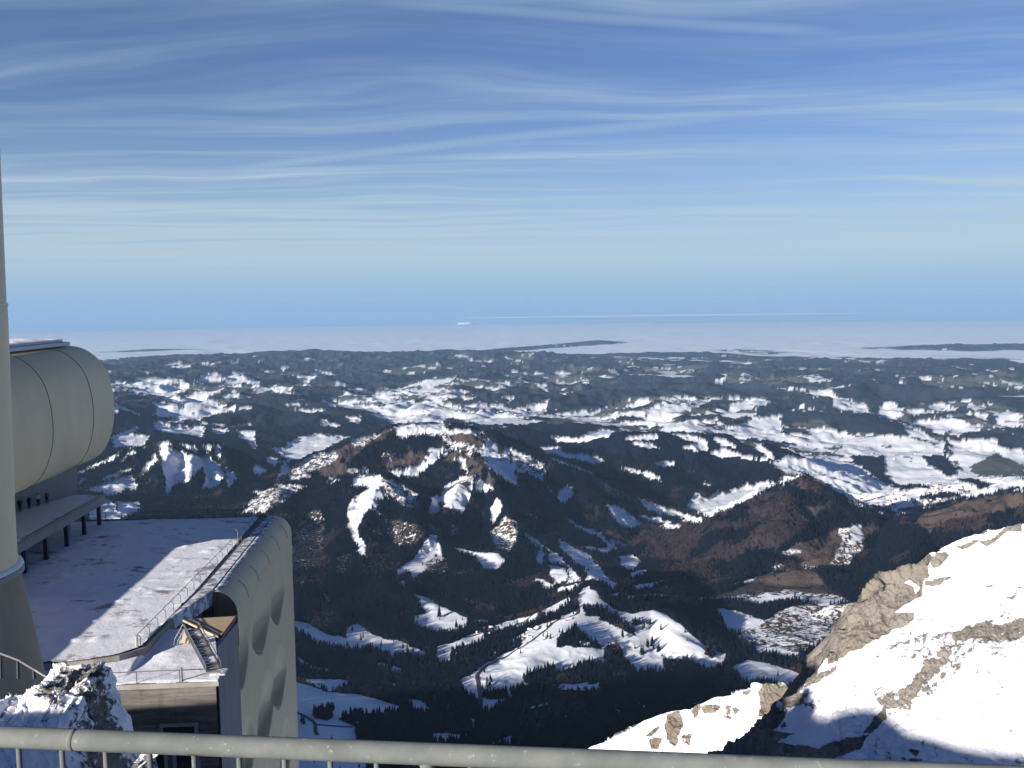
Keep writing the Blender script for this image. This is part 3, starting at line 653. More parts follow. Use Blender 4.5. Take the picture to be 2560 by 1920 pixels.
def scatter(name, meshes, x, y, z, lo, hi, label, seed):
    """one object of many trees: every tree is placed as real geometry through instances on points"""
    rs = np.random.default_rng(seed); n_ = len(x)
    me = bpy.data.meshes.new(name); me.vertices.add(n_)
    me.vertices.foreach_set('co', np.stack([x, y, z], -1).astype(np.float32).ravel())
    at = me.attributes.new('size', 'FLOAT', 'POINT'); at.data.foreach_set('value', rs.uniform(lo, hi, n_).astype(np.float32))
    o = bpy.data.objects.new(name, me); COL.objects.link(o)
    ng = bpy.data.node_groups.new(name + '_nodes', 'GeometryNodeTree')
    ng.interface.new_socket('Geometry', in_out='INPUT', socket_type='NodeSocketGeometry'); ng.interface.new_socket('Geometry', in_out='OUTPUT', socket_type='NodeSocketGeometry')
    N = ng.nodes; gi = N.new('NodeGroupInput'); go = N.new('NodeGroupOutput')
    join = N.new('GeometryNodeJoinGeometry')
    for k, src in enumerate(meshes):
        oi = N.new('GeometryNodeObjectInfo'); oi.inputs[0].default_value = src; oi.inputs['As Instance'].default_value = True
        ip = N.new('GeometryNodeInstanceOnPoints'); rv = N.new('FunctionNodeRandomValue'); rv.data_type = 'FLOAT_VECTOR'
        rv.inputs[0].default_value = (-.04, -.04, 0); rv.inputs[1].default_value = (.04, .04, 6.28); rv.inputs['Seed'].default_value = k
        sz = N.new('GeometryNodeInputNamedAttribute'); sz.data_type = 'FLOAT'; sz.inputs[0].default_value = 'size'
        ix = N.new('GeometryNodeInputIndex'); md = N.new('ShaderNodeMath'); md.operation = 'MODULO'; md.inputs[1].default_value = len(meshes)
        cmp_ = N.new('ShaderNodeMath'); cmp_.operation = 'COMPARE'; cmp_.inputs[1].default_value = k; cmp_.inputs[2].default_value = 0.2
        ng.links.new(ix.outputs[0], md.inputs[0]); ng.links.new(md.outputs[0], cmp_.inputs[0])
        ng.links.new(gi.outputs[0], ip.inputs['Points']); ng.links.new(cmp_.outputs[0], ip.inputs['Selection'])
        ng.links.new(oi.outputs['Geometry'], ip.inputs['Instance']); ng.links.new(rv.outputs[0], ip.inputs['Rotation'])
        ng.links.new(sz.outputs[0], ip.inputs['Scale']); ng.links.new(ip.outputs[0], join.inputs[0])
    ng.links.new(join.outputs[0], go.inputs[0])
    md_ = o.modifiers.new('trees', 'NODES'); md_.node_group = ng
    tag(o, label, kind='stuff'); return o
def tree_source(name, geo, m, at):
    vs, fs = geo; tv, tf = trunk_geo()
    me = bpy.data.meshes.new(name); k = len(vs)
    me.from_pydata(vs + tv, [], fs + [tuple(a + k for a in f) for f in tf]); me.materials.append(m); me.materials.append(bark_m)
    me.polygons.foreach_set('material_index', [0] * len(fs) + [1] * len(tf)); me.update()
    return bpy.data.objects.new(name, me)

SRC_S = [tree_source('spruce_shape', spruce_crown(k), spruce_m, k) for k in (1, 2, 3)]
SRC_B = [tree_source('bare_tree_shape', bare_crown(k), twig_m, k) for k in (4, 5)]
def dens_keep(c_, x, y, D, r, cl, d0):
    return np.isin(c_, cl) & (r < np.clip((4200 / D) ** 1.2, 0.12, 1))
x, y, z, c_, u, v = ground_points(330000, 1900, 7600, lambda c, x, y, D, r: (c == FO) & (r < np.clip((4500 / D) ** 1.3, .1, 1)), 5)
print('spruces', len(x))
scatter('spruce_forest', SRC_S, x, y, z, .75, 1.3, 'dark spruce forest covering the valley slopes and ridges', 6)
x2, y2, z2, c2, u2, v2 = ground_points(160000, 1900, 7600, lambda c, x, y, D, r: ((c == DE) & (r < .8)) | ((c == PA) & (r < .35)), 9)
print('bare', len(x2))
scatter('bare_forest', SRC_B, x2, y2, z2, .6, 1.1, 'purple brown leafless woods on the sunny mountain flanks', 10)
x3, y3, z3, c3, u3, v3 = ground_points(160000, 1900, 7600, lambda c, x, y, D, r: ((c == DE) & (r < .10)) | ((c == PA) & (r < .12)) | ((c == BR) & (r < .02)) | ((c == K) & (r < .012)) | ((c == S) & (r < .006)), 12)
scatter('scattered_spruces', SRC_S, x3, y3, z3, .5, 1.1, 'loose dark spruces dotted over meadows and bare woods', 13)
#TREES_END

# ---------------------------------------------------------------- finding the ground under a photo point
GC = GZ + can
def zland(x, y):
    D = np.hypot(x, y); fi = np.interp(D, Dr, np.arange(NR)); fj = (np.arctan2(x, y) - th[0]) / (th[1] - th[0])
    i0 = np.clip(fi.astype(int), 0, NR - 2); j0 = np.clip(fj.astype(int), 0, NC - 2); fi = fi - i0; fj = fj - j0
    return (GC[i0, j0] * (1 - fj) + GC[i0, j0 + 1] * fj) * (1 - fi) + (GC[i0 + 1, j0] * (1 - fj) + GC[i0 + 1, j0 + 1] * fj) * fi
def ground_at(u, v, D0=1600.0, D1=14000.0):
    D = 1 / np.linspace(1 / D0, 1 / D1, 500); d = ray(u, v)
    x, y, z = d[0] / d[1] * D, D, d[2] / d[1] * D
    hit = np.flatnonzero(z < height(x.copy(), y.copy()))
    k = hit[0] if len(hit) else -1
    return np.array([x[k], y[k], height(x[k:k + 1].copy(), y[k:k + 1].copy())[0]]) if k >= 0 else None
def plain(name, c, rough=.7, spec=.3, metallic=0.):
    m, nt = new_mat(name); NT(nt).principled(c, rough, spec=spec, metallic=metallic); return m
road_m = plain('road_asphalt', (.055, .052, .055), .8)
def road(Z, s_, w, label):
    pts = [tuple(map(float, p.split(','))) for p in s_.split()]
    P3 = [ground_at(Z[1] + a / Z[0], Z[2] + b / Z[0]) for a, b in pts]
    P3 = np.array([p for p in P3 if p is not None])
    tt = np.concatenate([[0], np.cumsum(np.hypot(*np.diff(P3[:, :2], axis=0).T))])
    q = np.arange(0, tt[-1], 9.0); X = np.interp(q, tt, P3[:, 0]); Y = np.interp(q, tt, P3[:, 1])
    ker = np.ones(5) / 5
    if len(q) > 12:
        X = np.concatenate([X[:2], np.convolve(X, ker, 'valid'), X[-2:]]); Y = np.concatenate([Y[:2], np.convolve(Y, ker, 'valid'), Y[-2:]])
    dx, dy = np.gradient(X), np.gradient(Y); L = np.hypot(dx, dy); nx, ny = -dy / L, dx / L
    rows = []
    for k in (-1, -.4, .4, 1):
        xx, yy = X + nx * w * .5 * k, Y + ny * w * .5 * k
        rows.append(np.stack([xx, yy, zland(xx, yy) + (1.6 if abs(k) < 1 else .8)], -1))
    V = np.stack(rows, 1).reshape(-1, 3)
    o = mesh_np('road', V, grid_faces(len(X), 4), road_m, smooth=True); tag(o, label, kind='structure')
Z10 = (4.148, 1000, 1440)
road(Z10, "840,1390 835,1300 828,1200 812,1110 795,1040 830,990 900,930 1000,885 1100,840 1200,795 1300,745 1380,680 1460,610 1530,545 1600,475 1660,448 1760,425 1835,402 1850,370 1842,310 1828,250 1815,215", 13, 'dark cleared road winding up the snowy knoll')
road(Z10, "560,650 640,642 720,638 860,602 1000,578 1130,530 1250,475 1380,405 1480,340 1540,295", 9, 'narrow dark road along the upper edge of the wood')
road(Z6, "100,1050 160,1075 220,1110 250,1140 240,1180 262,1222", 10, 'dark farm road curling down the shaded pasture')
road(Z6, "250,1140 350,1150 440,1155 520,1157", 8, 'dark side road leading across the shaded pasture to the wood')

# ---------------------------------------------------------------- single spruces
def empty(name, loc, rz=0.0, **kw):
    o = bpy.data.objects.new(name, None); COL.objects.link(o); o.location = loc; o.rotation_euler.z = rz
    o.empty_display_size = 0.5; return tag(o, **kw)
crown_me = [proto_hidden('crown', *spruce_crown(k), spruce_m) for k in (21, 22, 23)]
trunk_me = proto_hidden('trunk', *trunk_geo(), bark_m)
def add_tree(p, sc, label, group):
    r = empty('spruce_tree', p, random.uniform(0, 6.28), label=label, cat='tree', group=group)
    r.scale = (sc, sc, sc * random.uniform(.95, 1.1))
    for nm, me in (('crown', random.choice(crown_me)), ('trunk', trunk_me)):
        c_ = bpy.data.objects.new(nm, me); COL.objects.link(c_); c_.parent = r
ORD = 'first second third fourth fifth sixth seventh eighth ninth tenth eleventh twelfth thirteenth fourteenth fifteenth sixteenth'.split()
def grove(Z, s_, label, group, sc=1.3):
    pts = sorted(tuple(map(float, p.split(','))) for p in s_.split())
    for k, (a, b) in enumerate(pts):
        q = ground_at(Z[1] + a / Z[0], Z[2] + b / Z[0])
        lb = label if len(pts) == 1 else ORD[k] + ' spruce from the left ' + label
        if q is not None: add_tree((q[0], q[1], q[2] + .3), sc * random.uniform(.85, 1.15), lb, group)
grove(Z10, "905,1100 900,1130 935,1075 945,1100 940,1135 910,1155 895,1155 955,1120 925,1150", 'in the lone grove beside the road bend', 'ring of spruces on the snowy knoll', 1.0)
grove(Z10, "870,1260 890,1240 915,1270 940,1250 960,1275 985,1250 1000,1268 1020,1245 1040,1262 1060,1240 1085,1255 1100,1240 860,1280 1010,1235 930,1285", 'in the row at the shadow edge by the road', 'row of spruces along the shadow edge', 1.2)
grove(Z10, "408,440", 'tall lone spruce in the middle of the small sunny clearing', 'x', 2.6)
grove(Z10, "583,545", 'smaller lone spruce at the lower right of the sunny clearing', 'x', 1.8)
grove(Z7, "390,605 385,598 396,600", 'in the tight clump of three on shaded snow', 'clump of three spruces', 1.4)
grove(Z7, "415,570 420,580 435,575 440,560 445,585 465,600 472,595 470,585", 'in the loose group right of the tight clump', 'loose group of spruces on the snowy slope', 1.4)
grove(Z7, "345,450 352,458 360,452 370,462 378,455 395,460 402,465 415,462 425,466 432,463", 'in the short row below the rounded snow dome', 'short row of spruces below the dome', 1.2)
grove(Z7, "297,520", 'lone spruce on the open slope left of the dome', 'x', 1.3)
grove(Z7, "481,490", 'lone spruce on the open slope right of the dome', 'x', 1.2)
grove(Z7, "925,330", 'lone spruce on the snow strip under the brown meadow', 'x', 1.5)
grove(Z7, "1120,335", 'lone dark spruce at the right end of the snow strip under the brown meadow', 'x', 1.5)
grove(Z7, "1150,625 1158,620 1145,615 1190,600 1210,585 1225,590 1240,580 1235,570", 'in the line beside the big beige cliff', 'spruces beside the beige cliff', 1.7)
grove(Z6, "850,620 880,635 610,610 625,620 560,560 575,545 500,500 920,640 465,600 700,600", 'on the blue shaded snow strip left of the knoll', 'spruces on the shaded strip', 1.3)
grove(Z6, "235,1080 250,1090 265,1075 280,1085 300,1070 320,1085 340,1060 355,1075 330,1040 290,1050 345,1095 310,1100 150,1130 165,1140", 'in the pasture clump beside the dimpled wall', 'clump of spruces on the left pasture', 1.4)
grove(Z4, "1235,1535 1245,1530 1095,1585 1100,1595 1295,1625 1305,1630 1265,1640 1275,1650", 'on the shaded shoulder below the sharp snow peak', 'small spruces on the shoulder', 1.2)
grove(Z6, "1400,900 1530,455 1715,440 1750,440 1640,455 1590,470 1850,545 1870,550 1820,545", 'along the upper edge of the road meadow', 'little spruces along the road meadow', 1.1)
for o in list(COL.objects):
    if o.get('group') == 'x': del o['group']
# the trees that show largest: the front of the valley forest
nn = 0
order = np.argsort(y)
fx, fy, fz, fv, fu = x[order], y[order], z[order], v[order], u[order]
keep_u = (fu > 760) & (fu < 1760) & (fv < 1850)
sel = np.flatnonzero(keep_u)[::7][:170]
for i in sel:
    lab = 'dark spruce in the shadowed forest front left of the road' if fu[i] < 1180 else ('dark spruce in the black shadowed forest below the snowy knoll' if fu[i] < 1520 else 'dark spruce in the shadowed forest behind the snow covered rock spur')
    add_tree((fx[i] + 4, fy[i] + 3, fz[i]), random.uniform(1.0, 1.4), lab, 'spruces of the shadowed forest front')

# ---------------------------------------------------------------- farmhouses
wall_ms = [plain('timber_wall', (.16, .085, .05)), plain('plaster_wall', (.55, .50, .44)), plain('dark_timber_wall', (.07, .05, .04)), plain('red_wall', (.35, .08, .05))]
roofsnow_m = plain('snow_on_roof', (.85, .86, .9)); rooftile_m = plain('tiled_roof', (.22, .10, .075))
def house_meshes(wm, rm):
    L, W, H, E = 7.5, 5.0, 5.0, 3.2
    vs = [(-L, -W, -2), (L, -W, -2), (L, W, -2), (-L, W, -2), (-L, -W, H), (L, -W, H), (L, W, H), (-L, W, H), (-L, 0, H + E), (L, 0, H + E)]
    fs = [(0, 1, 5, 4), (2, 3, 7, 6), (1, 2, 6, 9, 5), (3, 0, 4, 8, 7)]
    w_ = proto_hidden('wall', vs, fs, wm)
    o_ = 1.0; k = E / W; t_ = .4
    rv = []
    for X in (-L - o_, L + o_):
        for Y, Zz in ((-W - o_, H - o_ * k), (0, H + E), (W + o_, H - o_ * k)): rv += [(X, Y, Zz + .05), (X, Y, Zz + .05 + t_)]
    rf = [(1, 7, 9, 3), (3, 9, 11, 5), (0, 2, 8, 6), (2, 4, 10, 8), (0, 6, 7, 1), (4, 5, 11, 10), (0, 1, 3, 2), (2, 3, 5, 4), (6, 8, 9, 7), (8, 10, 11, 9)]
    return w_, proto_hidden('roof', rv, rf, rm)
HM = [house_meshes(wm, roofsnow_m) for wm in wall_ms] + [house_meshes(wall_ms[1], rooftile_m)]
def house(u, v, kind, sc, label, group, D0=1600.):
    q = ground_at(u, v, D0)
    if q is None: return
    r = empty('farmhouse', (q[0], q[1], q[2] + .5), random.uniform(0, 3.1), label=label, cat='house', group=group); r.scale = (sc,) * 3
    for nm, me in zip(('wall', 'roof'), HM[kind]):
        c_ = bpy.data.objects.new(nm, me); COL.objects.link(c_); c_.parent = r
for p, k in (("1350,580", 0), ("1430,548", 0), ("1500,556", 1), ("1340,672", 1), ("1300,650", 0), ("1500,668", 2), ("1415,560", 2)):
    a, b = map(float, p.split(',')); house(1000 + a / 4.148, 1440 + b / 4.148, k, 1.1, 'small snow roofed chalet in the hamlet beside the road on the knoll', 'chalets of the knoll hamlet')
house(1000 + 1748 / 4.148, 1440 + 462 / 4.148, 3, 1.3, 'red walled house by the road near the top of the knoll', None)
for a, b, k in ((880, 560, 1), (945, 552, 2), (812, 592, 1), (910, 575, 0), (1000, 820, 1), (600, 832, 2)):
    house(1000 + a / 4.148, 1440 + b / 4.148, k, 1.1, 'chalet standing among trees at the valley bottom left of the knoll', 'chalets at the valley bottom')
house(1440, 1462, 0, 1.0, 'lone chalet on the sunny clearing edge', None)
rs = random.Random(5)
for i in range(64):
    if i < 26: uu, vv_ = rs.gauss(2335, 32), rs.gauss(1226, 6)
    else: uu, vv_ = rs.uniform(2150, 2390), rs.gauss(1256, 6)
    house(uu, vv_, rs.choice((1, 2, 4, 0)), rs.uniform(1.3, 1.9), 'tiny village house on the snow plain behind the dark wooded cone', 'village houses on the snow plain', 5800.)
for i in range(30):
    uu, vv_ = rs.uniform(1050, 1400), rs.uniform(1005, 1045); house(uu, vv_, rs.choice((1, 2, 4)), rs.uniform(1.3, 1.9), 'tiny farmhouse scattered over the bright snow plain behind the central mountain', 'farmhouses on the central plain', 8000.)
for i in range(34):
    uu, vv_ = rs.uniform(1850, 2500), rs.uniform(1080, 1200); house(uu, vv_, rs.choice((0, 1, 2, 4)), rs.uniform(1.0, 1.6), 'tiny farmhouse on the snowy slopes of the right hand lowland', 'farmhouses on the right hand lowland', 7000.)
# ================================================================ the summit station
HB = R(-4.14)
AX = np.array([math.sin(HB), math.cos(HB)]); BX = np.array([math.cos(HB), -math.sin(HB)])
def Q(a, b, z): return (a * AX[0] + b * BX[0], a * AX[1] + b * BX[1], z)
def ab_of(p): return float(p[:2] @ AX), float(p[:2] @ BX), float(p[2])
def prism(poly, z0, z1):
    """poly: (a, b) outline seen from above; z0/z1 numbers or per-corner lists"""
    n_ = len(poly); z0 = [z0] * n_ if not hasattr(z0, '__len__') else z0; z1 = [z1] * n_ if not hasattr(z1, '__len__') else z1
    vs = [Q(a, b, z) for (a, b), z in zip(poly, z0)] + [Q(a, b, z) for (a, b), z in zip(poly, z1)]
    fs = [tuple(range(n_))[::-1], tuple(range(n_, 2 * n_))] + [(i, (i + 1) % n_, n_ + (i + 1) % n_, n_ + i) for i in range(n_)]
    return vs, fs
def obj(name, geo, m, parent=None, bevel=0.0, smooth=False):
    vs, fs = geo; me = bpy.data.meshes.new(name); me.from_pydata([tuple(v_) for v_ in vs], [], fs)
    bm = bmesh.new(); bm.from_mesh(me); bmesh.ops.recalc_face_normals(bm, faces=bm.faces)
    if bevel: bmesh.ops.bevel(bm, geom=bm.edges[:], offset=bevel, segments=2, affect='EDGES', profile=.7)
    bm.to_mesh(me); bm.free(); me.update()
    if smooth: me.polygons.foreach_set('use_smooth', [True] * len(me.polygons))
    me.materials.append(m); o = bpy.data.objects.new(name, me); COL.objects.link(o)
    if parent is not None: o.parent = parent
    return o
def tube(pts, r, n_=8, caps=True):
    pts = [Vector(p) for p in pts]; vs, fs = [], []
    prev = None
    for i, p in enumerate(pts):
        d = (pts[min(i + 1, len(pts) - 1)] - pts[max(i - 1, 0)]).normalized()
        if prev is None:
            u_ = d.orthogonal().normalized()
        else:
            u_ = (prev - d * prev.dot(d)).normalized()
        prev = u_; w_ = d.cross(u_); rr = r[i] if hasattr(r, '__len__') else r
        for k in range(n_):
            a = 2 * math.pi * k / n_; vs.append(tuple(p + u_ * (rr * math.cos(a)) + w_ * (rr * math.sin(a))))
    for i in range(len(pts) - 1):
        for k in range(n_): fs.append((i * n_ + k, i * n_ + (k + 1) % n_, (i + 1) * n_ + (k + 1) % n_, (i + 1) * n_ + k))
    if caps: fs += [tuple(range(n_))[::-1], tuple(range((len(pts) - 1) * n_, len(pts) * n_))]
    return vs, fs
def merge(*geos):
    vs, fs = [], []
    for v_, f_ in geos:
        k = len(vs); vs += list(v_); fs += [tuple(i + k for i in f) for f in f_]
    return vs, fs
def box(c, sx, sy, sz, ang=None):
    ang = HB if ang is None else ang; out = []
    for z in (-sz / 2, sz / 2):
        for x_, y_ in ((-1, -1), (1, -1), (1, 1), (-1, 1)):
            px, py = x_ * sx / 2, y_ * sy / 2
            out.append((c[0] + px * math.cos(ang) + py * math.sin(ang), c[1] - px * math.sin(ang) + py * math.cos(ang), c[2] + z))
    return out, [(0, 3, 2, 1), (4, 5, 6, 7), (0, 1, 5, 4), (1, 2, 6, 5), (2, 3, 7, 6), (3, 0, 4, 7)]

def worn(name, c, c2, scale=1.2, rough=.75, bumpd=.01, amount=.5, streak=True, spec=.3):
    m, nt = new_mat(name); t = NT(nt); p = t.n('ShaderNodeTexCoord').outputs['Object']
    n_ = t.noise(t.mapping(p, scale=(1, 1, .25 if streak else 1)), scale, 5, .62)
    f_ = t.noise(p, scale * 9, 3, .6)
    f = t.math('MULTIPLY', t.smooth(t.math('MULTIPLY_ADD', f_, .25, t.math('MULTIPLY', n_, .8)), .38, .72), amount)
    t.principled(t.mix(f, c, c2), rough, t.bump(f_, bumpd, .6), spec=spec); return m
beige_m = worn('beige_cladding', (.84, .66, .41), (.72, .56, .36), .25, .55, .01)
beige2_m = worn('beige_panel_wall', (.78, .60, .36), (.62, .48, .30), .35, .5, .02)
conc_m = worn('stained_concrete', (.34, .32, .29), (.20, .18, .17), .5, .85, .03, .7)
def boarded():
    m, nt = new_mat('dark_board_marked_concrete'); t = NT(nt); p = t.n('ShaderNodeTexCoord').outputs['Object']
    a_ = t.noise(t.mapping(p, scale=(.25, .25, 2.6)), 1.0, 5, .7); b_ = t.noise(t.mapping(p, scale=(1, 1, .3)), .8, 4, .6)
    c_ = t.mix(t.smooth(a_, .35, .62), (.20, .18, .165), (.11, .10, .095)); c_ = t.mix(t.math('MULTIPLY', t.smooth(b_, .5, .7), .5), c_, (.07, .065, .06))
    t.principled(c_, .9, t.bump(a_, .06, .8), spec=.15); return m
darkconc_m = boarded()
mastc_m = worn('mast_concrete', (.36, .29, .21), (.26, .21, .16), .4, .85, .03, .6)
steel_m = plain('galvanised_steel', (.17, .175, .175), .5, .5, .3)
darksteel_m = plain('dark_steel', (.05, .055, .065), .5, .4)
glass_m = plain('dark_glass', (.012, .014, .018), .12, .6)
def snow_material(name, bare=0.0, bare_c=(.22, .19, .17), scale=.16, thr=.60, bmp=.10):
    m, nt = new_mat(name); t = NT(nt); p = t.n('ShaderNodeTexCoord').outputs['Object']
    big = t.noise(p, .5, 5, .6); fine = t.noise(p, 4.0, 4, .65)
    c_ = t.mix(t.smooth(big, .35, .7), (.88, .89, .92), (.82, .83, .87))
    if bare:
        b_ = t.noise(t.mapping(p, scale=(.8, 1.3, 1)), scale, 6, .72)
        c_ = t.mix(t.math('MULTIPLY', t.smooth(b_, thr, thr + .07), bare), c_, bare_c)
    h_ = t.math('MULTIPLY_ADD', fine, .25, big)
    t.principled(c_, .75, t.bump(h_, bmp, .8), spec=.2); return m
roof_snow_m = snow_material('trodden_roof_snow', .85, (.24, .20, .18), .20, .555)
snow_m = snow_material('drifted_snow')
dirty_snow_m = snow_material('thin_snow_on_metal', .8, (.16, .16, .17), .9, .46, .04)

# --- lower building: roof deck with snow
st = empty('station_building', Q(110, -36, -30), label='concrete station building with wide snow covered flat roof left of the view', cat='building')
def child(name, geo, m, parent, **kw):
    o = obj(name, geo, m, parent, **kw); o.matrix_parent_inverse = Matrix.Translation(parent_loc(parent)).inverted(); return o
def parent_loc(p):
    v_ = Vector((0, 0, 0))
    while p is not None: v_ += p.location; p = p.parent
    return v_
def child(name, geo, m, parent, **kw):
    o = obj(name, geo, m, None, **kw); o.parent = parent
    w_ = Vector((0, 0, 0)); q = parent
    while q is not None: w_ += q.location; q = q.parent
    if parent.type == 'EMPTY' or True: o.matrix_parent_inverse = Matrix.Identity(4)
    o.data.transform(Matrix.Translation(-w_)); return o
near_edge = [(80.0, -70), (80.0, -36), (80.3, -33), (80.8, -30.5), (81.6, -28.6), (83.2, -27.0)]
roofpoly = near_edge + [(99.2, -26.3), (134.6, -25.6), (134.6, -80), (80, -80)]
child('wall', prism([(a + (0.4 if a < 90 else -.3), b + (-.3)) for a, b in roofpoly], -90, -31.2), conc_m, st)
child('roof', prism(roofpoly, -31.2, -30.12), conc_m, st)
# the snow on it, slightly uneven
ga, gb = np.linspace(80.4, 134.3, 160), np.linspace(-70, -26.7, 120)
GA, GB = np.meshgrid(ga, gb, indexing='ij')
edge_b = np.interp(GA, [80, 80.3, 80.8, 81.6, 83.4, 99], [-36, -33, -30.5, -28.8, -27.3, -26.7])
GBc = np.minimum(GB, edge_b)
zs = -29.98 + .05 * fbm(GA, GB, 9, 4, .55, seed=80.) + .02 * fbm(GA, GB, 1.6, 3, .6, seed=81.)
zs += .16 * smooth01(fbm(GA, GB, 3.0, 3, .6, seed=83.), .18, .5)
snow_v = np.stack([GA * AX[0] + GBc * BX[0], GA * AX[1] + GBc * BX[1], zs], -1).reshape(-1, 3) - np.array(st.location)
o = mesh_np('roof_snow', snow_v, grid_faces(160, 120), roof_snow_m, parent=st, smooth=True); o.data.flip_normals()
# gutter strip between the railing and the dimpled wall
child('gutter', prism([(90, -26.9), (99.2, -26.2), (134.6, -25.5), (134.6, -24.9), (99.2, -24.9)], -31.5, -29.9), dirty_snow_m, st)
# far upstand
child('parapet', prism([(134.6, -80), (134.9, -80), (134.9, -25.6), (134.6, -25.6)], -32, -29.85), conc_m, st)

# --- dimpled side wall: one sheet, rounded at the top, with tall scoops pressed into it
BF = -22.3; RR = 2.45
SCOOPS = []
def scoop(ut, vt, uh, vh, half):
    # tip (lowest point) and head (top) in the photo, half width in metres along the wall
    def on(u_, v_):
        d = ray(u_, v_); k = BF / (d[:2] @ BX); p = d * k; return float(p[:2] @ AX), float(p[2])
    at_, zt = on(ut, vt); ah, zh = on(uh, vh); SCOOPS.append((at_, zt, (zh), half))
for sc_ in ((607, 1722, 625, 1505, 3.4), (655, 1634, 660, 1440, 5.6), (696, 1560, 698, 1395, 5.2),
            (668, 1850, 672, 1660, 5.6), (701, 1768, 704, 1600, 5.2), (622, 1960, 640, 1745, 3.8), (716, 1960, 712, 1800, 4.6), (660, 2060, 678, 1880, 5.6)): scoop(*sc_)
na = 420
wa = np.linspace(99.0, 134.6, na)
prof = [(-26.0 + 1.1, -30.6), (-24.95, -30.2), (-24.85, -30.05)]
for k in range(1, 13):
    a_ = R(90 - 90 * k / 12); prof.append((BF - RR + RR * math.cos(a_), -30 - RR + RR * math.sin(a_)))
nz = 330; zrows = np.linspace(-30 - RR - .05, -78, nz)
PB_ = np.concatenate([[p[0] for p in prof], np.full(nz, BF)]); PZ_ = np.concatenate([[p[1] for p in prof], zrows])
WA, WB = np.meshgrid(wa, PB_); _, WZ = np.meshgrid(wa, PZ_)
dep = np.zeros(WA.shape)
for at_, zt, zh, half in SCOOPS:
    Lh = zh - zt
    s_ = np.clip((WZ - zt) / Lh, 0, 1); inside_ = (WZ > zt) & (WZ < zh)
    wid = half * np.clip(s_ / .34, 0, 1) ** .62 * np.cos(np.clip((s_ - .34) / .66, 0, 1) * math.pi / 2) ** .6
    off = at_ + .06 * (WZ - zt)
    q_ = np.clip(1 - (np.abs(WA - off) / np.maximum(wid, .05)) ** 2.2, 0, 1)
    ramp = np.clip((1 - s_) / .85, 0, 1) ** 1.15
    low_ = np.clip(1 - s_ / .55, 0, 1)
    dd = 1.7 * q_ ** (1.15 - .85 * low_) * ramp * inside_
    dep = np.maximum(dep, dd)
WBd = WB - dep * (WZ < -31.5) + .015 * fbm(WA, WZ, 2.5, 3, seed=90.)
fw = empty('dimpled_wall', Q(112, -24, -30), label='tall beige wall with rounded top and rows of deep drop shaped hollows', cat='wall')
vs = np.stack([WA * AX[0] + WBd * BX[0], WA * AX[1] + WBd * BX[1], WZ], -1).reshape(-1, 3) - np.array(fw.location)
o = mesh_np('panel', vs, grid_faces(len(PB_), na), beige2_m, parent=fw, smooth=True)
# plain end of the wall, closing cap and joints
child('end_panel', prism([(90.0, BF), (98.98, BF), (98.98, BF - .5), (90.4, BF - .5)], -78, [-32.75, -33.4, -33.4, -32.75]), worn('grey_render', (.30, .28, .28), (.20, .19, .20), .5, .8, .03, .7), fw)
capv = [Q(99.3, b, z) for b, z in prof[3:]] + [Q(99.3, BF - .02, -36), Q(99.3, -24.9, -36), Q(99.3, -24.9, -30.3)]
child('end_cap', (capv, [tuple(range(len(capv)))]), worn('olive_inside', (.20, .17, .11), (.13, .11, .08), .8, .8, .02), fw)
for a_ in (104.5, 110.5, 117.5, 124.5, 131):
    pts = [Q(a_, BF - RR + (RR + .012) * math.cos(R(x_)), -30 - RR + (RR + .012) * math.sin(R(x_))) for x_ in range(0, 60, 6)]
    child('joint', tube(pts, .035, 5), darksteel_m, fw)
xs_ = rng.uniform(100, 133, 2600)
# thin snow lying along the crown of the wall
sa, sq = np.meshgrid(np.linspace(99.4, 134.3, 300), np.linspace(0, 1, 14))
ang = 92 - sq * (16 + 12 * fbm(sa, sa * 0 + 3, 3.5, 3, .6, seed=95.)); rad = RR + .015 + .05 * np.sin(sq * math.pi)
sb, sz = BF - RR + rad * np.cos(np.radians(ang)), -30 - RR + rad * np.sin(np.radians(ang))
sv = np.stack([sa * AX[0] + sb * BX[0], sa * AX[1] + sb * BX[1], sz], -1).reshape(-1, 3) - np.array(fw.location)
mesh_np('snow_crust', sv, grid_faces(14, 300), dirty_snow_m, parent=fw, smooth=True)

# --- recess between roof and wall: dark floor, beige triangular awning
child('recess_wall', prism([(83.3, -27.0), (99.1, -26.2), (99.1, -24.95), (98.95, -24.95), (98.9, -25.9), (83.6, -26.7)], -44, -31.25), darkconc_m, st)
T1 = PD_ = None
def pa(u_, v_, a_):
    d = ray(u_, v_); return d * (a_ / float(d[:2] @ AX))
t1, t2, t3 = PZ(457, 1548, -30.0), PZ(592, 1540, -30.35), PZ(553, 1594, -30.9)
nrm = np.cross(t2 - t1, t3 - t1); nrm = nrm / np.linalg.norm(nrm); nrm *= np.sign(nrm[2])
awn = empty('triangular_awning', tuple(t2), label='sunlit beige triangular awning wedged between roof edge and dimpled wall', cat='awning')
off = -nrm * .25
child('sheet', ([tuple(p) for p in (t1, t2, t3)] + [tuple(p + off) for p in (t1, t2, t3)], [(0, 1, 2), (5, 4, 3), (0, 3, 4, 1), (1, 4, 5, 2), (2, 5, 3, 0)]), worn('tan_sheet', (.50, .38, .24), (.42, .31, .20), 1.2, .7, .01), awn)
def on_t(a_, b_): return t1 + (t2 - t1) * a_ + (t3 - t1) * b_ + nrm * .05
child('edge_strip', tube([t1 + nrm * .03, t3 + nrm * .03], .07, 6), darksteel_m, awn)
child('edge_strip', tube([t2 + nrm * .03, t3 + nrm * .03], .11, 6), plain('rust_red_paint', (.16, .05, .03), .6), awn)
child('seam', tube([on_t(.13, .0), on_t(.10, .80)], .075, 6), darksteel_m, awn)
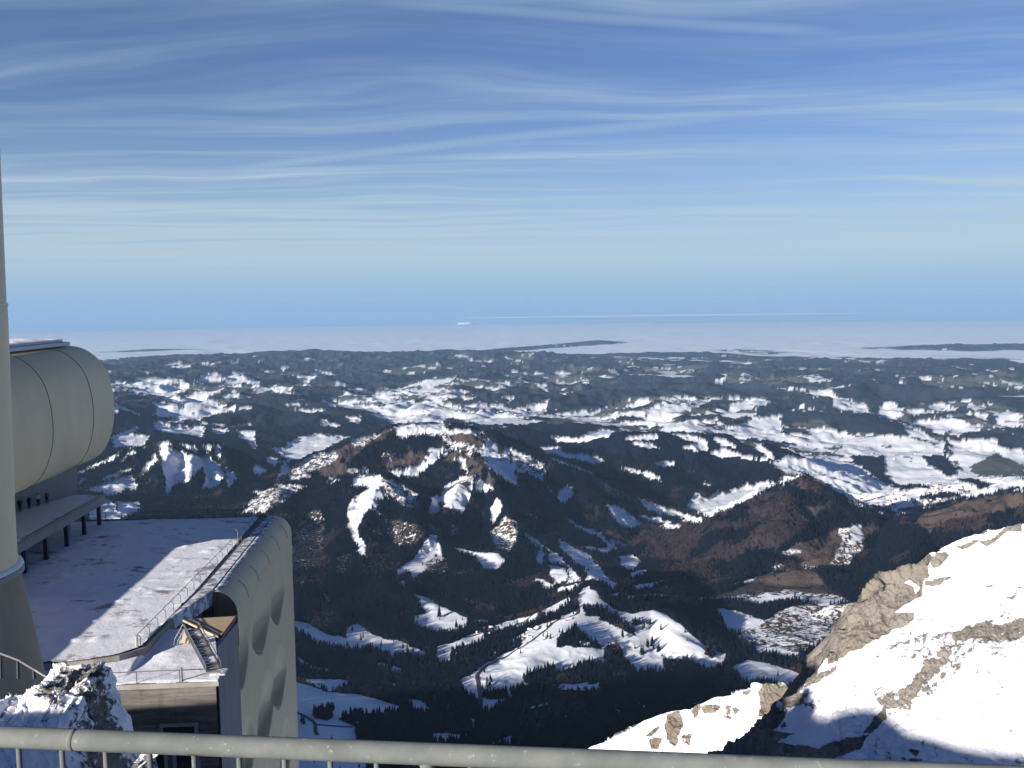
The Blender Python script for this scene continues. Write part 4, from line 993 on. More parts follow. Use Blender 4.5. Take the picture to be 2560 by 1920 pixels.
child('seam', tube([on_t(.12, .35), on_t(.0, .38)], .075, 6), darksteel_m, awn)

# --- lower house in front with the snow ledge
lo = empty('lower_annex', Q(84, -36, -31), label='dark concrete annex under the bright snow ledge with small windows', cat='building')
lp_ = [(77.6, -60), (77.6, -19.25), (90.0, -22.42), (90.0, -26.9), (83.0, -27.2), (81.4, -28.8), (80.0, -34.5), (80, -60)]
ins = [(78.1, -59), (78.1, -19.6), (89.9, -22.6), (89.9, -26.6), (83.3, -26.9), (81.7, -28.5), (80.3, -34.2), (80.3, -59)]
child('wall', prism(ins, -70, -31.6), darkconc_m, lo)
child('ledge_slab', prism(lp_, -31.6, -31.2), conc_m, lo)
aa, bb = np.meshgrid(np.linspace(0, 1, 60), np.linspace(-58, -19.35, 200), indexing='ij')
a_lo = np.full(bb.shape, 77.65) + np.clip(bb + 19.4, -50, 0) * 0; a_hi = np.interp(bb, [-58, -34.5, -28.8, -27.2, -26.9, -22.4, -19.3], [80.0, 80.0, 81.4, 83.0, 89.5, 89.5, 78.2])
A2 = a_lo + (a_hi - a_lo) * aa
z2 = -31.12 + .5 * smooth01(aa, .25, 1.0) * smooth01(-bb, 19, 26) + .10 * fbm(A2, bb, 5, 4, .6, seed=84.) + .03 * fbm(A2, bb, .9, 3, .6, seed=85.)
z2 += .22 * np.exp(-((A2 - 83.4) ** 2 / 3 + (bb + 24.6) ** 2 / 2.5))
z2 = z2 - .1 * (aa < .02)
sv = np.stack([A2 * AX[0] + bb * BX[0], A2 * AX[1] + bb * BX[1], z2], -1).reshape(-1, 3) - np.array(lo.location)
o = mesh_np('ledge_snow', sv, grid_faces(60, 200), snow_m, parent=lo, smooth=True); o.data.flip_normals()
for k, (u0, u1, v0, v1) in enumerate(((408, 487, 1818, 1842), (360, 412, 1868, 1925), (440, 492, 1872, 1925))):
    p0, p1 = pa(u0, v0, 77.98), pa(u1, v1, 77.98); a0, b0, z0 = ab_of(p0); a1, b1, z1 = ab_of(p1)
    fr = child('window', merge(prism([(77.9, b0 - .3), (78.2, b0 - .3), (78.2, b0), (77.9, b0)], z1 - .3, z0 + .3), prism([(77.9, b1), (78.2, b1), (78.2, b1 + .3), (77.9, b1 + .3)], z1 - .3, z0 + .3),
               prism([(77.9, b0 + .003), (78.2, b0 + .003), (78.2, b1 - .003), (77.9, b1 - .003)], z0, z0 + .3), prism([(77.9, b0 + .003), (78.2, b0 + .003), (78.2, b1 - .003), (77.9, b1 - .003)], z1 - .3, z1)), plain('grey_frame', (.22, .23, .25)), lo)
    g_ = obj('pane', prism([(78.0, b0), (78.09, b0), (78.09, b1), (78.0, b1)], z1, z0), glass_m, fr); g_.data.transform(Matrix.Translation(-lo.location))
# thin rail on posts along the front of the ledge
rl = empty('ledge_railing', Q(77.9, -28, -31), label='thin low rail along the front edge of the snow ledge', cat='railing')
child('rail', tube([Q(77.9, -40, -30.2), Q(77.9, -22.3, -30.2)], .045, 6), steel_m, rl)
for b in np.arange(-40, -22, 3.5): child('post', tube([Q(77.9, b, -31.3), Q(77.9, b, -30.2)], .045, 6), steel_m, rl)
child('post', tube([Q(77.9, -22.3, -31.3), Q(77.9, -22.3, -30.0)], .08, 6), steel_m, rl)

# --- steel stair with snowy treads
stair = empty('steel_stair', Q(80, -22, -31), label='grey steel stair with snowy treads climbing from the ledge beside the dark recess', cat='stair')
sA, sB = pa(480, 1572, 84.5), pa(535, 1672, 78.9)
dS = sB - sA; side = np.cross(dS, [0, 0, 1.]); side = side / np.linalg.norm(side)
for sg, nm in ((-.55, 'stringer'), (.55, 'stringer')):
    q0, q1 = sA + side * sg, sB + side * sg
    vs = [tuple(q0 + (0, 0, .25)), tuple(q1 + (0, 0, .25)), tuple(q1 - (0, 0, .25)), tuple(q0 - (0, 0, .25))]; vs += [tuple(np.array(p) + side * .08) for p in vs]
    child(nm, (vs, [(0, 1, 2, 3), (7, 6, 5, 4), (0, 4, 5, 1), (1, 5, 6, 2), (2, 6, 7, 3), (3, 7, 4, 0)]), darksteel_m, stair)
for k in range(14):
    c0 = sA + dS * ((k + .5) / 14) + side * .04
    hd = math.atan2(dS[0], dS[1])
    child('tread', box(c0, 1.1, .42, .12, hd), dirty_snow_m if k % 3 else steel_m, stair)
for sg in (-.6, .66):
    child('handrail', tube([sA + side * sg + (0, 0, .5), sB + side * sg + (0, 0, .5)], .05, 6), steel_m, stair)
    for k in range(5):
        c0 = sA + dS * (k / 4) + side * sg; child('baluster', tube([c0, c0 + (0, 0, .5)], .035, 6), steel_m, stair)
child('landing', box(sB + np.array([.3, -.2, -.2]), 1.6, 1.2, .15), dirty_snow_m, stair)
# bent steel frames at the head of the stair
fr_ = empty('service_frame', tuple(pa(456, 1562, 85)), label='pale bent metal frame leaning beside the head of the steel stair', cat='frame')
for pts in (((458, 1560), (437, 1598), (435, 1612)), ((463, 1570), (445, 1602), (443, 1612)), ((458, 1560), (463, 1570), (470, 1602)), ((447, 1580), (453, 1587), (453, 1598)), ((470, 1572), (478, 1602), (484, 1620))):
    child('bar', tube([pa(u_, v_, 84.5) for u_, v_ in pts], .05, 6), steel_m, fr_)
child('plate', ([tuple(pa(u_, v_, 85.2)) for u_, v_ in ((452, 1608), (462, 1575), (482, 1582), (488, 1612))] + [tuple(pa(u_, v_, 85.4)) for u_, v_ in ((452, 1608), (462, 1575), (482, 1582), (488, 1612))], [(0, 1, 2, 3), (7, 6, 5, 4), (0, 4, 5, 1), (1, 5, 6, 2), (2, 6, 7, 3), (3, 7, 4, 0)]), worn('yellowed_plate', (.5, .44, .3), (.42, .36, .25)), fr_)

# --- roof railing with bent posts
rr_ = empty('roof_railing', Q(100, -27, -30), label='thin roof railing with bent posts along the right edge of the snowy roof', cat='railing')
def rb(a): return np.interp(a, [83, 99, 134], [-27.35, -26.95, -26.1])
child('rail', tube([Q(a, rb(a) - .25, -28.95) for a in np.linspace(83.2, 134, 12)], .035, 6), steel_m, rr_)
for a in np.arange(83.4, 134.2, 2.35):
    child('post', tube([Q(a, rb(a), -30.1), Q(a, rb(a), -29.15), Q(a, rb(a) - .25, -28.95)], .04, 6), steel_m, rr_)
child('end_post', tube([Q(83.2, -27.6, -30.2), Q(83.2, -27.6, -29.0)], .13, 8), worn('yellow_post', (.45, .42, .33), (.3, .28, .2)), rr_)
child('lamp_bow', tube([Q(119, -26.4, -30), Q(119, -26.4, -28.4), Q(119, -26.6, -28.1), Q(119, -26.9, -28.0)], .06, 6), steel_m, rr_)
fr2 = empty('far_railing', Q(134.5, -38, -30), label='low dark railing along the far edge of the snowy roof', cat='railing')
for z in (-28.95, -29.5): child('rail', tube([Q(134.3, -70, z), Q(134.3, -26.2, z)], .03, 6), darksteel_m, fr2)
for b in np.arange(-69, -26, 3.0): child('post', tube([Q(134.3, b, -30.1), Q(134.3, b, -28.95)], .04, 6), darksteel_m, fr2)

# --- the round ended hall above, on its deck
hall = empty('cable_hall', Q(118, -58, -13), label='huge rounded beige cable car hall with white snow capped walkway on top', cat='building')
pr = [(-66, -4.9), (-51.5, -4.95), (-49.2, -5.2), (-47.6, -6.1), (-46.3, -7.5), (-45.6, -9.0), (-45.15, -11.0), (-45.0, -13.2), (-45.1, -15.2), (-45.5, -17.0), (-46.2, -18.8), (-47.3, -20.2), (-49.5, -21.2), (-52, -21.9), (-66, -22.4)]
def ring(a, k=1.0, din=0.0):
    return [Q(a, -58 + (b + 58) * k, -14 + (z + 14) * k) for b, z in pr]
rings = [(100.4, .985), (100.8, 1.0), (131.2, 1.0), (131.8, .985), (132.1, .95)]
# smooth the profile
def chaikin(p, n_=2):
    for _ in range(n_):
        q_ = [p[0]]
        for (x0, y0), (x1, y1) in zip(p[:-1], p[1:]): q_ += [(x0 * .75 + x1 * .25, y0 * .75 + y1 * .25), (x0 * .25 + x1 * .75, y0 * .25 + y1 * .75)]
        p = q_ + [p[-1]]
    return p
pr = chaikin(pr)
vs = [p for a, k in rings for p in ring(a, k)]; m_ = len(pr)
fs = [(i * m_ + j, i * m_ + (j + 1) % m_, (i + 1) * m_ + (j + 1) % m_, (i + 1) * m_ + j) for i in range(len(rings) - 1) for j in range(m_)]
fs += [tuple(range(m_))[::-1], tuple(range((len(rings) - 1) * m_, len(rings) * m_))]
shell = child('shell', (vs, fs), beige_m, hall, smooth=True)
for u_, v_ in ((130, 1060), (233, 1050)):
    d = ray(u_, v_); k = -45.1 / (d[:2] @ BX); a_ = float((d * k)[:2] @ AX)
    child('seam', tube([Q(a_, b, z) for b, z in [(-58 + (b + 58) * 1.001, z) for b, z in pr][6:50]], .05, 5), plain('seam_dark', (.12, .11, .10)), hall)
cage = child('roof_walkway', merge(prism([(103, -66), (130.5, -66), (130.5, -51.2), (128.5, -49.4), (103, -49.4)], -4.9, -4.45), prism([(103, -66), (130.0, -66), (130.0, -51.8), (128.2, -50.2), (103, -50.2)], -4.42, -4.1)), plain('pale_metal', (.62, .63, .66), .5), hall)
wg_a, wg_b = np.meshgrid(np.linspace(103, 129.5, 80), np.linspace(-65, -50.6, 40), indexing='ij')
wz = -4.08 + .35 * smooth01(fbm(wg_a, wg_b, 4, 4, .6, seed=97.), -.3, .6) * smooth01(-wg_b, 50.6, 51.5) * smooth01(129.5 - wg_a, 0, 1)
sv = np.stack([wg_a * AX[0] + wg_b * BX[0], wg_a * AX[1] + wg_b * BX[1], wz], -1).reshape(-1, 3) - np.array(hall.location)
o = mesh_np('snow_cap', sv, grid_faces(80, 40), snow_m, parent=hall, smooth=True); o.data.flip_normals()
child('undercroft_wall', prism([(100, -62), (100, -55.4), (123.2, -55.0), (133.4, -51.3), (133.4, -62)], -26, -21.6), worn('grey_wall', (.30, .30, .30), (.24, .24, .25), .6, .8), hall)

deck = empty('viewing_deck', Q(110, -50, -26), label='long snowy viewing deck on dark posts under the rounded hall', cat='deck')
child('floor', prism([(66, -62), (66, -47.35), (132.2, -47.2), (134.0, -49.5), (134.0, -62)], -27.0, -26.0), worn('deck_edge', (.30, .29, .28), (.2, .2, .2), .6, .7, .02), deck, bevel=.05)
child('deck_snow', prism([(67, -61), (67, -48.0), (131.5, -47.9), (132.6, -49.8), (133.4, -61)], -26.0, -25.82), dirty_snow_m if False else snow_material('wind_blown_deck_snow', .9, (.07, .07, .08), .14, .56), deck)
child('kerb', prism([(66, -47.5), (66, -47.3), (132.0, -47.15), (132.0, -47.35)], -25.98, -25.6), steel_m, deck)
for u_, v_ in ((257, 1313), (225, 1337), (184, 1365), (141, 1398), (95, 1432)):
    p = PZ(u_, v_, -30); a_, b_, _z = ab_of(p)
    child('post', prism([(a_ - .22, -48.2), (a_ + .22, -48.2), (a_ + .22, -47.75), (a_ - .22, -47.75)], -30.1, -27.0), darksteel_m, deck)
for a_ in (66.5, 72, 78, 84, 90):
    child('post', prism([(a_ - .22, -48.2), (a_ + .22, -48.2), (a_ + .22, -47.75), (a_ - .22, -47.75)], -30.1, -27.0), darksteel_m, deck)
child('back_wall', prism([(90, -62), (90, -55), (126, -55), (126, -62)], -30.1, -27.02), plain('dark_blue_glazing', (.02, .022, .035), .3), deck)
child('pillar', prism([(128.6, -51.6), (129.4, -51.6), (129.4, -50.9), (128.6, -50.9)], -30.1, -27.02), conc_m, deck)

# --- the transmitter mast
mast = empty('transmitter_mast', Q(57, -31.2, -40), label='thick beige round mast with flared concrete foot at the left edge', cat='mast')
def lathe(prof_, n_=96, a=57.0, b=-31.2):
    vs = []; fs = []
    for r, z in prof_:
        for k in range(n_):
            t_ = 2 * math.pi * k / n_; c0 = Q(a, b, z); vs.append((c0[0] + r * math.cos(t_), c0[1] + r * math.sin(t_), z))
    for i in range(len(prof_) - 1):
        for k in range(n_): fs.append((i * n_ + k, i * n_ + (k + 1) % n_, (i + 1) * n_ + (k + 1) % n_, (i + 1) * n_ + k))
    return vs, fs
shaft_m = worn('beige_mast_skin', (.84, .66, .42), (.72, .56, .37), .3, .55)
child('shaft', lathe([(5.13, -16), (5.15, -12), (5.35, -2), (5.38, .3), (5.33, .35), (5.5, 12), (5.6, 35), (0.01, 35)]), shaft_m, mast, smooth=True)
child('joint_ring', lathe([(5.30, .15), (5.42, .2), (5.42, .35), (5.30, .4)]), shaft_m, mast)
child('collar', lathe([(5.1, -15.5), (5.38, -15.55), (5.48, -15.7), (5.48, -16.0), (5.2, -16.1)]), plain('collar_metal', (.25, .25, .27), .5), mast)
child('collar_snow', lathe([(5.1, -15.4), (5.28, -15.42), (5.42, -15.53), (5.45, -15.6)]), snow_m, mast, smooth=True)
child('foot', lathe([(5.15, -16.05), (5.32, -16.6), (5.72, -19.1), (6.13, -22), (6.6, -25), (7.4, -31), (8.4, -45)]), mastc_m, mast, smooth=True)

# ================================================================ people on the deck
def skin_obj(name, pts, edges, rad, m, parent, root=0, sub=1):
    me = bpy.data.meshes.new(name); me.from_pydata(pts, edges, []); me.update()
    o = bpy.data.objects.new(name, me); COL.objects.link(o); o.parent = parent
    md = o.modifiers.new('skin', 'SKIN'); md.use_smooth_shade = True
    lay = me.skin_vertices[0].data if me.skin_vertices else None
    if lay is None:
        bm = bmesh.new(); bm.from_mesh(me); bm.verts.layers.skin.verify(); bm.to_mesh(me); bm.free(); lay = me.skin_vertices[0].data
    for i, r in enumerate(rad): lay[i].radius = (r, r) if not hasattr(r, '__len__') else r
    lay[root].use_root = True
    s2 = o.modifiers.new('sub', 'SUBSURF'); s2.levels = sub; s2.render_levels = sub
    me.materials.append(m); return o
skin_m = plain('skin_tone', (.52, .33, .25), .6)
def person(p, face, jacket, trousers, hair, label, arms):
    r = empty('person', p, face, label=label, cat='person', group='people standing in a row on the viewing deck')
    J = [(0, 0, .95), (0, 0, 1.15), (0, 0, 1.38), (0, .0, 1.50), (0, -.01, 1.60), (0, -.02, 1.72),      # pelvis..head
         (-.10, 0, .90), (-.11, -.02, .50), (-.11, .03, .08), (-.11, -.12, .04), (.10, 0, .90), (.11, -.02, .50), (.11, .03, .08), (.11, -.12, .04),
         (-.19, 0, 1.42)] + [tuple(a) for a in arms[0]] + [(.19, 0, 1.42)] + [tuple(a) for a in arms[1]]
    E = [(0, 1), (1, 2), (2, 3), (3, 4), (4, 5), (0, 6), (6, 7), (7, 8), (8, 9), (0, 10), (10, 11), (11, 12), (12, 13), (2, 14), (14, 15), (15, 16), (16, 17), (2, 18), (18, 19), (19, 20), (20, 21)]
    rad = [.13, .12, .14, .06, .085, .08, .085, .06, .045, .04, .085, .06, .045, .04, .06, .045, .035, .035, .06, .045, .035, .035]
    skin_obj('body', J, E, rad, skin_m, r)
    ji = [0, 1, 2, 14, 15, 16, 18, 19, 20]; mp = {k: i for i, k in enumerate(ji)}
    skin_obj('jacket', [J[k] for k in ji], [(mp[a], mp[b]) for a, b in E if a in mp and b in mp], [.19, .18, .18, .09, .075, .065, .09, .075, .065], jacket, r)
    ti = [0, 6, 7, 8, 10, 11, 12]; mp = {k: i for i, k in enumerate(ti)}
    skin_obj('trousers', [J[k] for k in ti], [(mp[a], mp[b]) for a, b in E if a in mp and b in mp], [.16, .11, .085, .07, .11, .085, .07], trousers, r)
    skin_obj('hair', [(0, .03, 1.70), (0, .02, 1.78)], [(0, 1)], [.09, .075], hair, r)
    for sx in (-.11, .11): skin_obj('boot', [(sx, .04, .06), (sx, -.15, .05)], [(0, 1)], [.075, .06], darksteel_m, r)
dn = lambda s: [(s * .25, .02, 1.14), (s * .24, -.06, .90), (s * .235, -.09, .80)]
up = lambda s: [(s * .27, -.05, 1.16), (s * .16, -.24, 1.24), (s * .10, -.30, 1.30)]
blk = plain('black_cloth', (.015, .016, .022)); navy = plain('navy_cloth', (.02, .03, .08)); whitec = plain('white_cloth', (.7, .7, .72)); redc = plain('red_cloth', (.55, .07, .06)); wine = plain('wine_cloth', (.12, .03, .035)); dh = plain('dark_hair', (.03, .02, .015)); bh = plain('brown_hair', (.10, .05, .03))
def pos(u_, v_):
    d = ray(u_, v_); da, db = float(d[:2] @ AX), float(d[:2] @ BX)       # where the line of sight meets the strip just in front of the grey wall
    (a0, b0), (a1, b1) = (123.2, -54.1), (133.4, -50.4); m_ = (b1 - b0) / (a1 - a0)
    k = (b0 - m_ * a0) / (db - m_ * da); q_ = Q(da * k, db * k, -25.82); return q_
person(pos(50, 1268), .3, wine, blk, dh, 'person in a dark wine red jacket standing closest to the mast on the deck', (dn(-1), dn(1)))
person(pos(73, 1259), -.2, navy, navy, dh, 'person dressed all in dark navy second from the mast on the deck', (dn(-1), up(1)))
person(pos(95, 1249), .5, whitec, blk, bh, 'person in a white jacket and black trousers on the deck', (up(-1), up(1)))
person(pos(117, 1239), .0, redc, wine, bh, 'person in a bright red jacket standing farthest along the deck', (dn(-1), up(1)))

# ================================================================ rock and snow close by
def rock_mat(name, scale, tuftscale, snow_up=.55, c0=(.30, .27, .22), c1=(.20, .17, .14)):
    m, nt = new_mat(name); t = NT(nt); p = t.n('ShaderNodeTexCoord').outputs['Object']; g = t.n('ShaderNodeNewGeometry')
    a_ = t.n('ShaderNodeAttribute', attribute_name='rocky')
    n1_ = t.noise(p, tuftscale, 8, .72); n2_ = t.noise(p, scale, 6, .65, .4); n3_ = t.noise(t.mapping(p, scale=(1, 1, .35)), scale * 5, 4, .7)
    rc = t.mix(t.smooth(n2_, .3, .7), c0, c1); rc = t.mix(t.math('MULTIPLY', t.smooth(n3_, .52, .66), .6), rc, (.10, .085, .07))
    rc = t.mix(t.math('MULTIPLY', t.smooth(t.noise(p, scale * .5, 4, .6), .52, .7), .45), rc, (c0[0] * 1.15, c0[1] * 1.05, c0[2] * .85))
    f_ = t.smooth(t.math('ADD', t.math('MULTIPLY', n1_, 1.1), t.math('MULTIPLY', a_.outputs['Fac'], 1.0)), 1.0, 1.09)
    c_ = t.mix(f_, t.mix(t.smooth(t.noise(t.mapping(p, scale=(1, 1, .5)), scale * .8, 6, .6), .4, .7), (.86, .87, .90), (.74, .75, .80)), rc)
    fine = t.noise(p, scale * 8, 5, .7)
    hh = t.math('MULTIPLY_ADD', t.math('MULTIPLY', fine, f_), 1.0, t.math('MULTIPLY', n2_, .6))
    t.principled(c_, .85, t.bump(hh, .9 / scale * .12, .9), spec=.15); return m
slope_rock_m = rock_mat('limestone_and_snow', .30, 1.9, c0=(.29, .265, .23), c1=(.20, .185, .165))
spur_rock_m = rock_mat('spur_limestone_and_snow', .07, .42)
crag_m = rock_mat('crag_limestone_and_snow', 1.1, 2.6, c0=(.23, .22, .205), c1=(.13, .125, .12))
def img_surface(name, sil, bottom_v, Db, rows, cols, back, disp, polys, m, label, u_rng, zs_, warp=13.0, back_slope=1.1):
    sil = np.array(sil, float); uu = np.linspace(u_rng[0], u_rng[1], cols)
    vs_, Ds_ = np.interp(uu, sil[:, 0], sil[:, 1]), np.interp(uu, sil[:, 0], sil[:, 2])
    tt = np.linspace(0, 1, rows) ** 1.0
    U = np.tile(uu, (rows, 1)); V = vs_[None] + (bottom_v - vs_[None]) * tt[:, None]
    e_ = tt[:, None]
    pn = np.array(PN); pn = pn / np.linalg.norm(pn); a0 = P(*Db); cc = pn @ a0
    dd0 = np.stack([(U - 1280) / F, (960 - V) / F, -np.ones(U.shape)], -1) @ CR.T
    D_ = cc / (dd0 @ pn) * dd0[..., 1]
    D_ = D_ * (1 + .010 * np.sin(V / 75. + U / 190.))
    d = np.stack([(U - 1280) / F, (960 - V) / F, -np.ones(U.shape)], -1) @ CR.T
    X = d * (D_ / d[..., 1])[..., None]
    # back side behind the skyline, falling away
    bk = []
    for k in range(back, 0, -1):
        q_ = X[0].copy(); s_ = k ** 1.5 * disp[0] * .03
        q_[:, 0] -= s_ * .35; q_[:, 1] += s_; q_[:, 2] -= s_ * back_slope + .02 * s_ * s_; bk.append(q_)
    X = np.concatenate([np.array(bk), X], 0); Uf = np.concatenate([np.tile(uu, (back, 1)), U], 0); Vf = np.concatenate([np.tile(vs_, (back, 1)), V], 0)
    gx = np.gradient(X, axis=0); gy = np.gradient(X, axis=1); N_ = np.cross(gy, gx); N_ /= np.linalg.norm(N_, axis=-1, keepdims=True) + 1e-9
    N_ *= np.where((N_ * (-X)).sum(-1, keepdims=True) < 0, -1, 1)
    qx, qy = X[..., 1] - .3 * X[..., 0], X[..., 2] + .4 * X[..., 0]
    rk = np.zeros(Uf.size)
    wu = (Uf + warp * fbm(qx, qy, disp[0] * .6, 5, .6, seed=110.)).ravel(); wv_ = (Vf + warp * fbm(qx, qy, disp[0] * .6, 5, .6, seed=120.)).ravel()
    for val, Z, ss in polys:
        for s_ in ss:
            a_ = np.array([(Z[1] + float(p.split(',')[0]) / Z[0], Z[2] + float(p.split(',')[1]) / Z[0]) for p in s_.split()])
            rk[inside(a_, wu, wv_)] = val
    rk = rk.reshape(Uf.shape); rk[:back] = .8
    sm_ = rk.copy()
    for _ in range(2):
        sm_ = (sm_ + np.roll(sm_, 1, 0) + np.roll(sm_, -1, 0) + np.roll(sm_, 1, 1) + np.roll(sm_, -1, 1)) / 5
    crag = fbm(qx, qy, disp[0], 5, .62, ridged=True, seed=130.) - .5; gentle = fbm(qx + .8 * qy, qy, disp[0] * 2.0, 6, .52, seed=131.)
    fine_ = fbm(qx, qy, disp[0] * .22, 4, .6, ridged=True, seed=133.) - .5
    amp_ = disp[1] * (.15 + 1.0 * np.clip(sm_, 0, 1))
    fade = np.ones(rows + back); 
    X = X + N_ * (crag * amp_ + gentle * disp[1] * .8 + fine_ * amp_ * .35)[..., None]
    o = mesh_np(name, X.reshape(-1, 3), grid_faces(rows + back, cols), m, smooth=False, attrs={'rocky': sm_.ravel()})
    return tag(o, label, kind='structure')
Z11 = (2.572, 1700, 1600); Z12 = (3.686, 2060, 1250)
PN = (-.60, -.42, .68)
slope_polys = [
 (.37, Z12, ["700,1080 1300,960 1843,820 1843,1540 900,1659 450,1520 600,1300"]),
 (.33, Z11, ["500,300 900,200 1300,200 2212,100 2212,823 1300,823 900,500"]),
 (.75, Z12, ["60,1540 60,1330 150,1240 250,930 430,700 700,620 950,590 960,680 900,720 880,860 760,930 640,1030 830,1040 800,1120 640,1190 560,1260 420,1350 270,1430 160,1500"]),
 (0.0, Z12, ["710,760 770,730 870,790 820,850 790,790"]),
 (.62, Z12, ["900,720 1050,700 1170,680 1170,720 1000,790 920,760", "960,560 1030,490 1110,470 1160,500 1120,550 1050,620 980,610", "1140,450 1250,410 1400,350 1500,350 1600,310 1700,250 1843,225 1843,320 1780,300 1700,300 1500,410 1440,360 1320,430 1180,440"]),
 (.47, Z12, ["580,1390 750,1300 900,1240 1200,1190 1450,1100 1700,1040 1740,1020 1600,1100 1843,1040 1843,1200 1500,1330 1300,1400 1150,1560 900,1659 800,1659 940,1500 700,1500 900,1400 1100,1300 850,1330 620,1420", "1060,930 1160,840 1310,750 1150,860", "1460,760 1550,730 1550,770 1480,780", "1650,870 1740,800 1843,720 1843,800 1720,870"]),
 (.62, Z12, ["1200,1200 1500,1120 1843,1060 1843,1180 1500,1300 1250,1420 1100,1560 900,1659 820,1659 1000,1540 1150,1400"]),
 (.60, Z11, ["640,430 690,360 770,320 830,350 800,400 720,430", "800,310 880,220 1000,170 1040,170 900,270"]),
 (.45, Z11, ["1200,300 1400,320 1600,200 1800,0 2060,0 1800,180 1560,370 1400,430 1300,490 1270,400", "800,350 900,380 880,430 800,420"]),
 (.58, Z11, ["1400,320 1480,270 1620,130 1700,60 1760,60 1680,170 1560,300 1420,400 1300,450 1270,400"]),
 (.80, Z11, ["130,760 240,660 400,560 560,470 660,500 600,600 740,600 640,680 900,700 1000,640 1200,590 1140,680 960,760 1200,800 1200,830 120,830"]),
 (.62, Z11, ["560,440 650,430 700,440 660,520 580,500", "1160,580 1230,480 1310,440 1310,490 1200,580", "640,540 680,530 690,560 650,580", "1450,700 1520,710 1500,760", "1400,760 1540,770 1480,800"]),
 (.40, Z11, ["1180,600 1340,640 1340,800 1200,800", "2040,770 2080,770 2080,800 2040,800"]),
]
SIL = [(1500, 2080, 95), (1700, 1960, 95), (1765, 1903, 98), (1800, 1880, 100), (1850, 1846, 105), (1890, 1822, 110), (1925, 1788, 115), (1950, 1762, 120), (1975, 1742, 126), (2010, 1722, 133), (2030, 1700, 139), (2060, 1668, 147), (2078, 1650, 153), (2098, 1634, 160), (2101, 1600, 168), (2112, 1575, 172), (2130, 1560, 175), (2148, 1520, 180), (2163, 1490, 184), (2200, 1452, 192), (2260, 1430, 204), (2315, 1412, 214), (2330, 1385, 220), (2360, 1374, 226), (2375, 1368, 228), (2400, 1355, 234), (2430, 1346, 240), (2470, 1340, 246), (2510, 1318, 254), (2560, 1308, 262), (2700, 1290, 285), (3000, 1250, 330)]
img_surface('snow_slope', SIL, 2250, (2560, 1308, 75), 600, 860, 26, (8, 1.5), slope_polys, slope_rock_m, 'bright snow slope with beige limestone cliffs dropping to the left', (1640, 2980), 0)

# unseen summit wall added behind the viewer, outlined to throw the slope's shadow
def shadow_ridge():
    pn = np.array(PN); pn = pn / np.linalg.norm(pn); cc = pn @ P(2560, 1308, 75); tv = np.array(travel)
    prof_ = []
    for u_, v_ in ((1925, 1800), (1940, 1768), (1950, 1762), (1985, 1766), (2020, 1768), (2035, 1783), (2060, 1792), (2085, 1785), (2115, 1772), (2165, 1765), (2200, 1768), (2211, 1785), (2209, 1812), (2230, 1822), (2300, 1832), (2340, 1841), (2400, 1862), (2460, 1873), (2520, 1880), (2600, 1890), (2800, 1930)):
        d = ray(u_, v_); X = d * (cc / (pn @ d)); s_ = (X[1] + 32.0) / tv[1]; X = X - tv * s_
        prof_.append((X[0], X[2]))
    prof_.sort()
    prof_ = [(prof_[0][0] - 14, prof_[0][1] - 12)] + prof_
    n_ = len(prof_); vs = []
    for yy, dz in ((-32.0, 0), (-38.0, -.3), (-60, -20)):
        vs += [(x_, yy, z_ + dz) for x_, z_ in prof_]
    vs += [(x_, -33.0, -190.0) for x_, z_ in prof_] + [(x_, -70.0, -190.0) for x_, z_ in prof_]
    f_ = []
    for a_, b_ in ((0, 1), (1, 2), (3, 0), (2, 4)):
        f_ += [(a_ * n_ + i, a_ * n_ + i + 1, b_ * n_ + i + 1, b_ * n_ + i) for i in range(n_ - 1)]
    tag(mesh_np('shadow_ridge', vs, np.array(f_), conc_m), 'unseen summit wall added behind the viewpoint to cast the slope shadow', kind='structure')
    c_ = [(-36.6, 20.8, -10.8), (-39, 22.4, -11.3), (-58, 28.5, -14.9), (-79, 34.3, -18.6), (-130, 45, -30)]  # unseen rib added to keep the annex wall and crag front in shade
    vs = []
    for k, (x_, y_, z_) in enumerate(c_): vs += [(x_ - 4, y_ - 6, -60), (x_ - .5, y_ - 1.5, z_), (x_, y_, z_ - .02), (x_ + 3, y_ + 4, -60)]
    f_ = [(k * 4 + j, (k + 1) * 4 + j, (k + 1) * 4 + j + 1, k * 4 + j + 1) for k in range(len(c_) - 1) for j in range(3)]
    tag(mesh_np('west_shadow_rib', vs, np.array(f_), conc_m), 'unseen rib added on the left to shade the annex and crag', kind='structure')
shadow_ridge()
spur_polys = [
 (.62, Z7, ["400,1010 470,950 500,960 460,1010", "520,900 590,880 590,960 560,1050 520,1020 510,960", "590,990 640,990 630,1050 590,1030", "690,870 760,850 770,900 700,900", "440,1020 500,1000 480,1060 440,1060", "640,880 690,860 680,900 640,890"]),
 (.55, Z11, ["400,330 480,290 500,300 410,360", "330,430 430,460 360,490", "220,440 290,430 260,490", "80,440 160,430 160,480 90,520", "30,620 90,600 80,680 30,680", "300,440 340,430 340,520 300,500"]),
 (.85, Z11, ["510,350 560,280 640,290 690,280 700,450 600,480 500,480"]),
]
SIL2 = [(1300, 1960, 172), (1400, 1912, 176), (1490, 1867, 182), (1530, 1848, 184), (1570, 1828, 187), (1620, 1801, 190), (1650, 1790, 191), (1690, 1783, 193), (1735, 1778, 195), (1760, 1768, 197), (1790, 1752, 199), (1835, 1744, 203), (1850, 1732, 205), (1880, 1715, 208), (1905, 1709, 210), (1920, 1706, 211), (1945, 1712, 212), (1952, 1722, 212), (1957, 1706, 210), (1966, 1708, 210), (1969, 1735, 210), (2010, 1760, 212), (2080, 1790, 214), (2200, 1850, 216)]
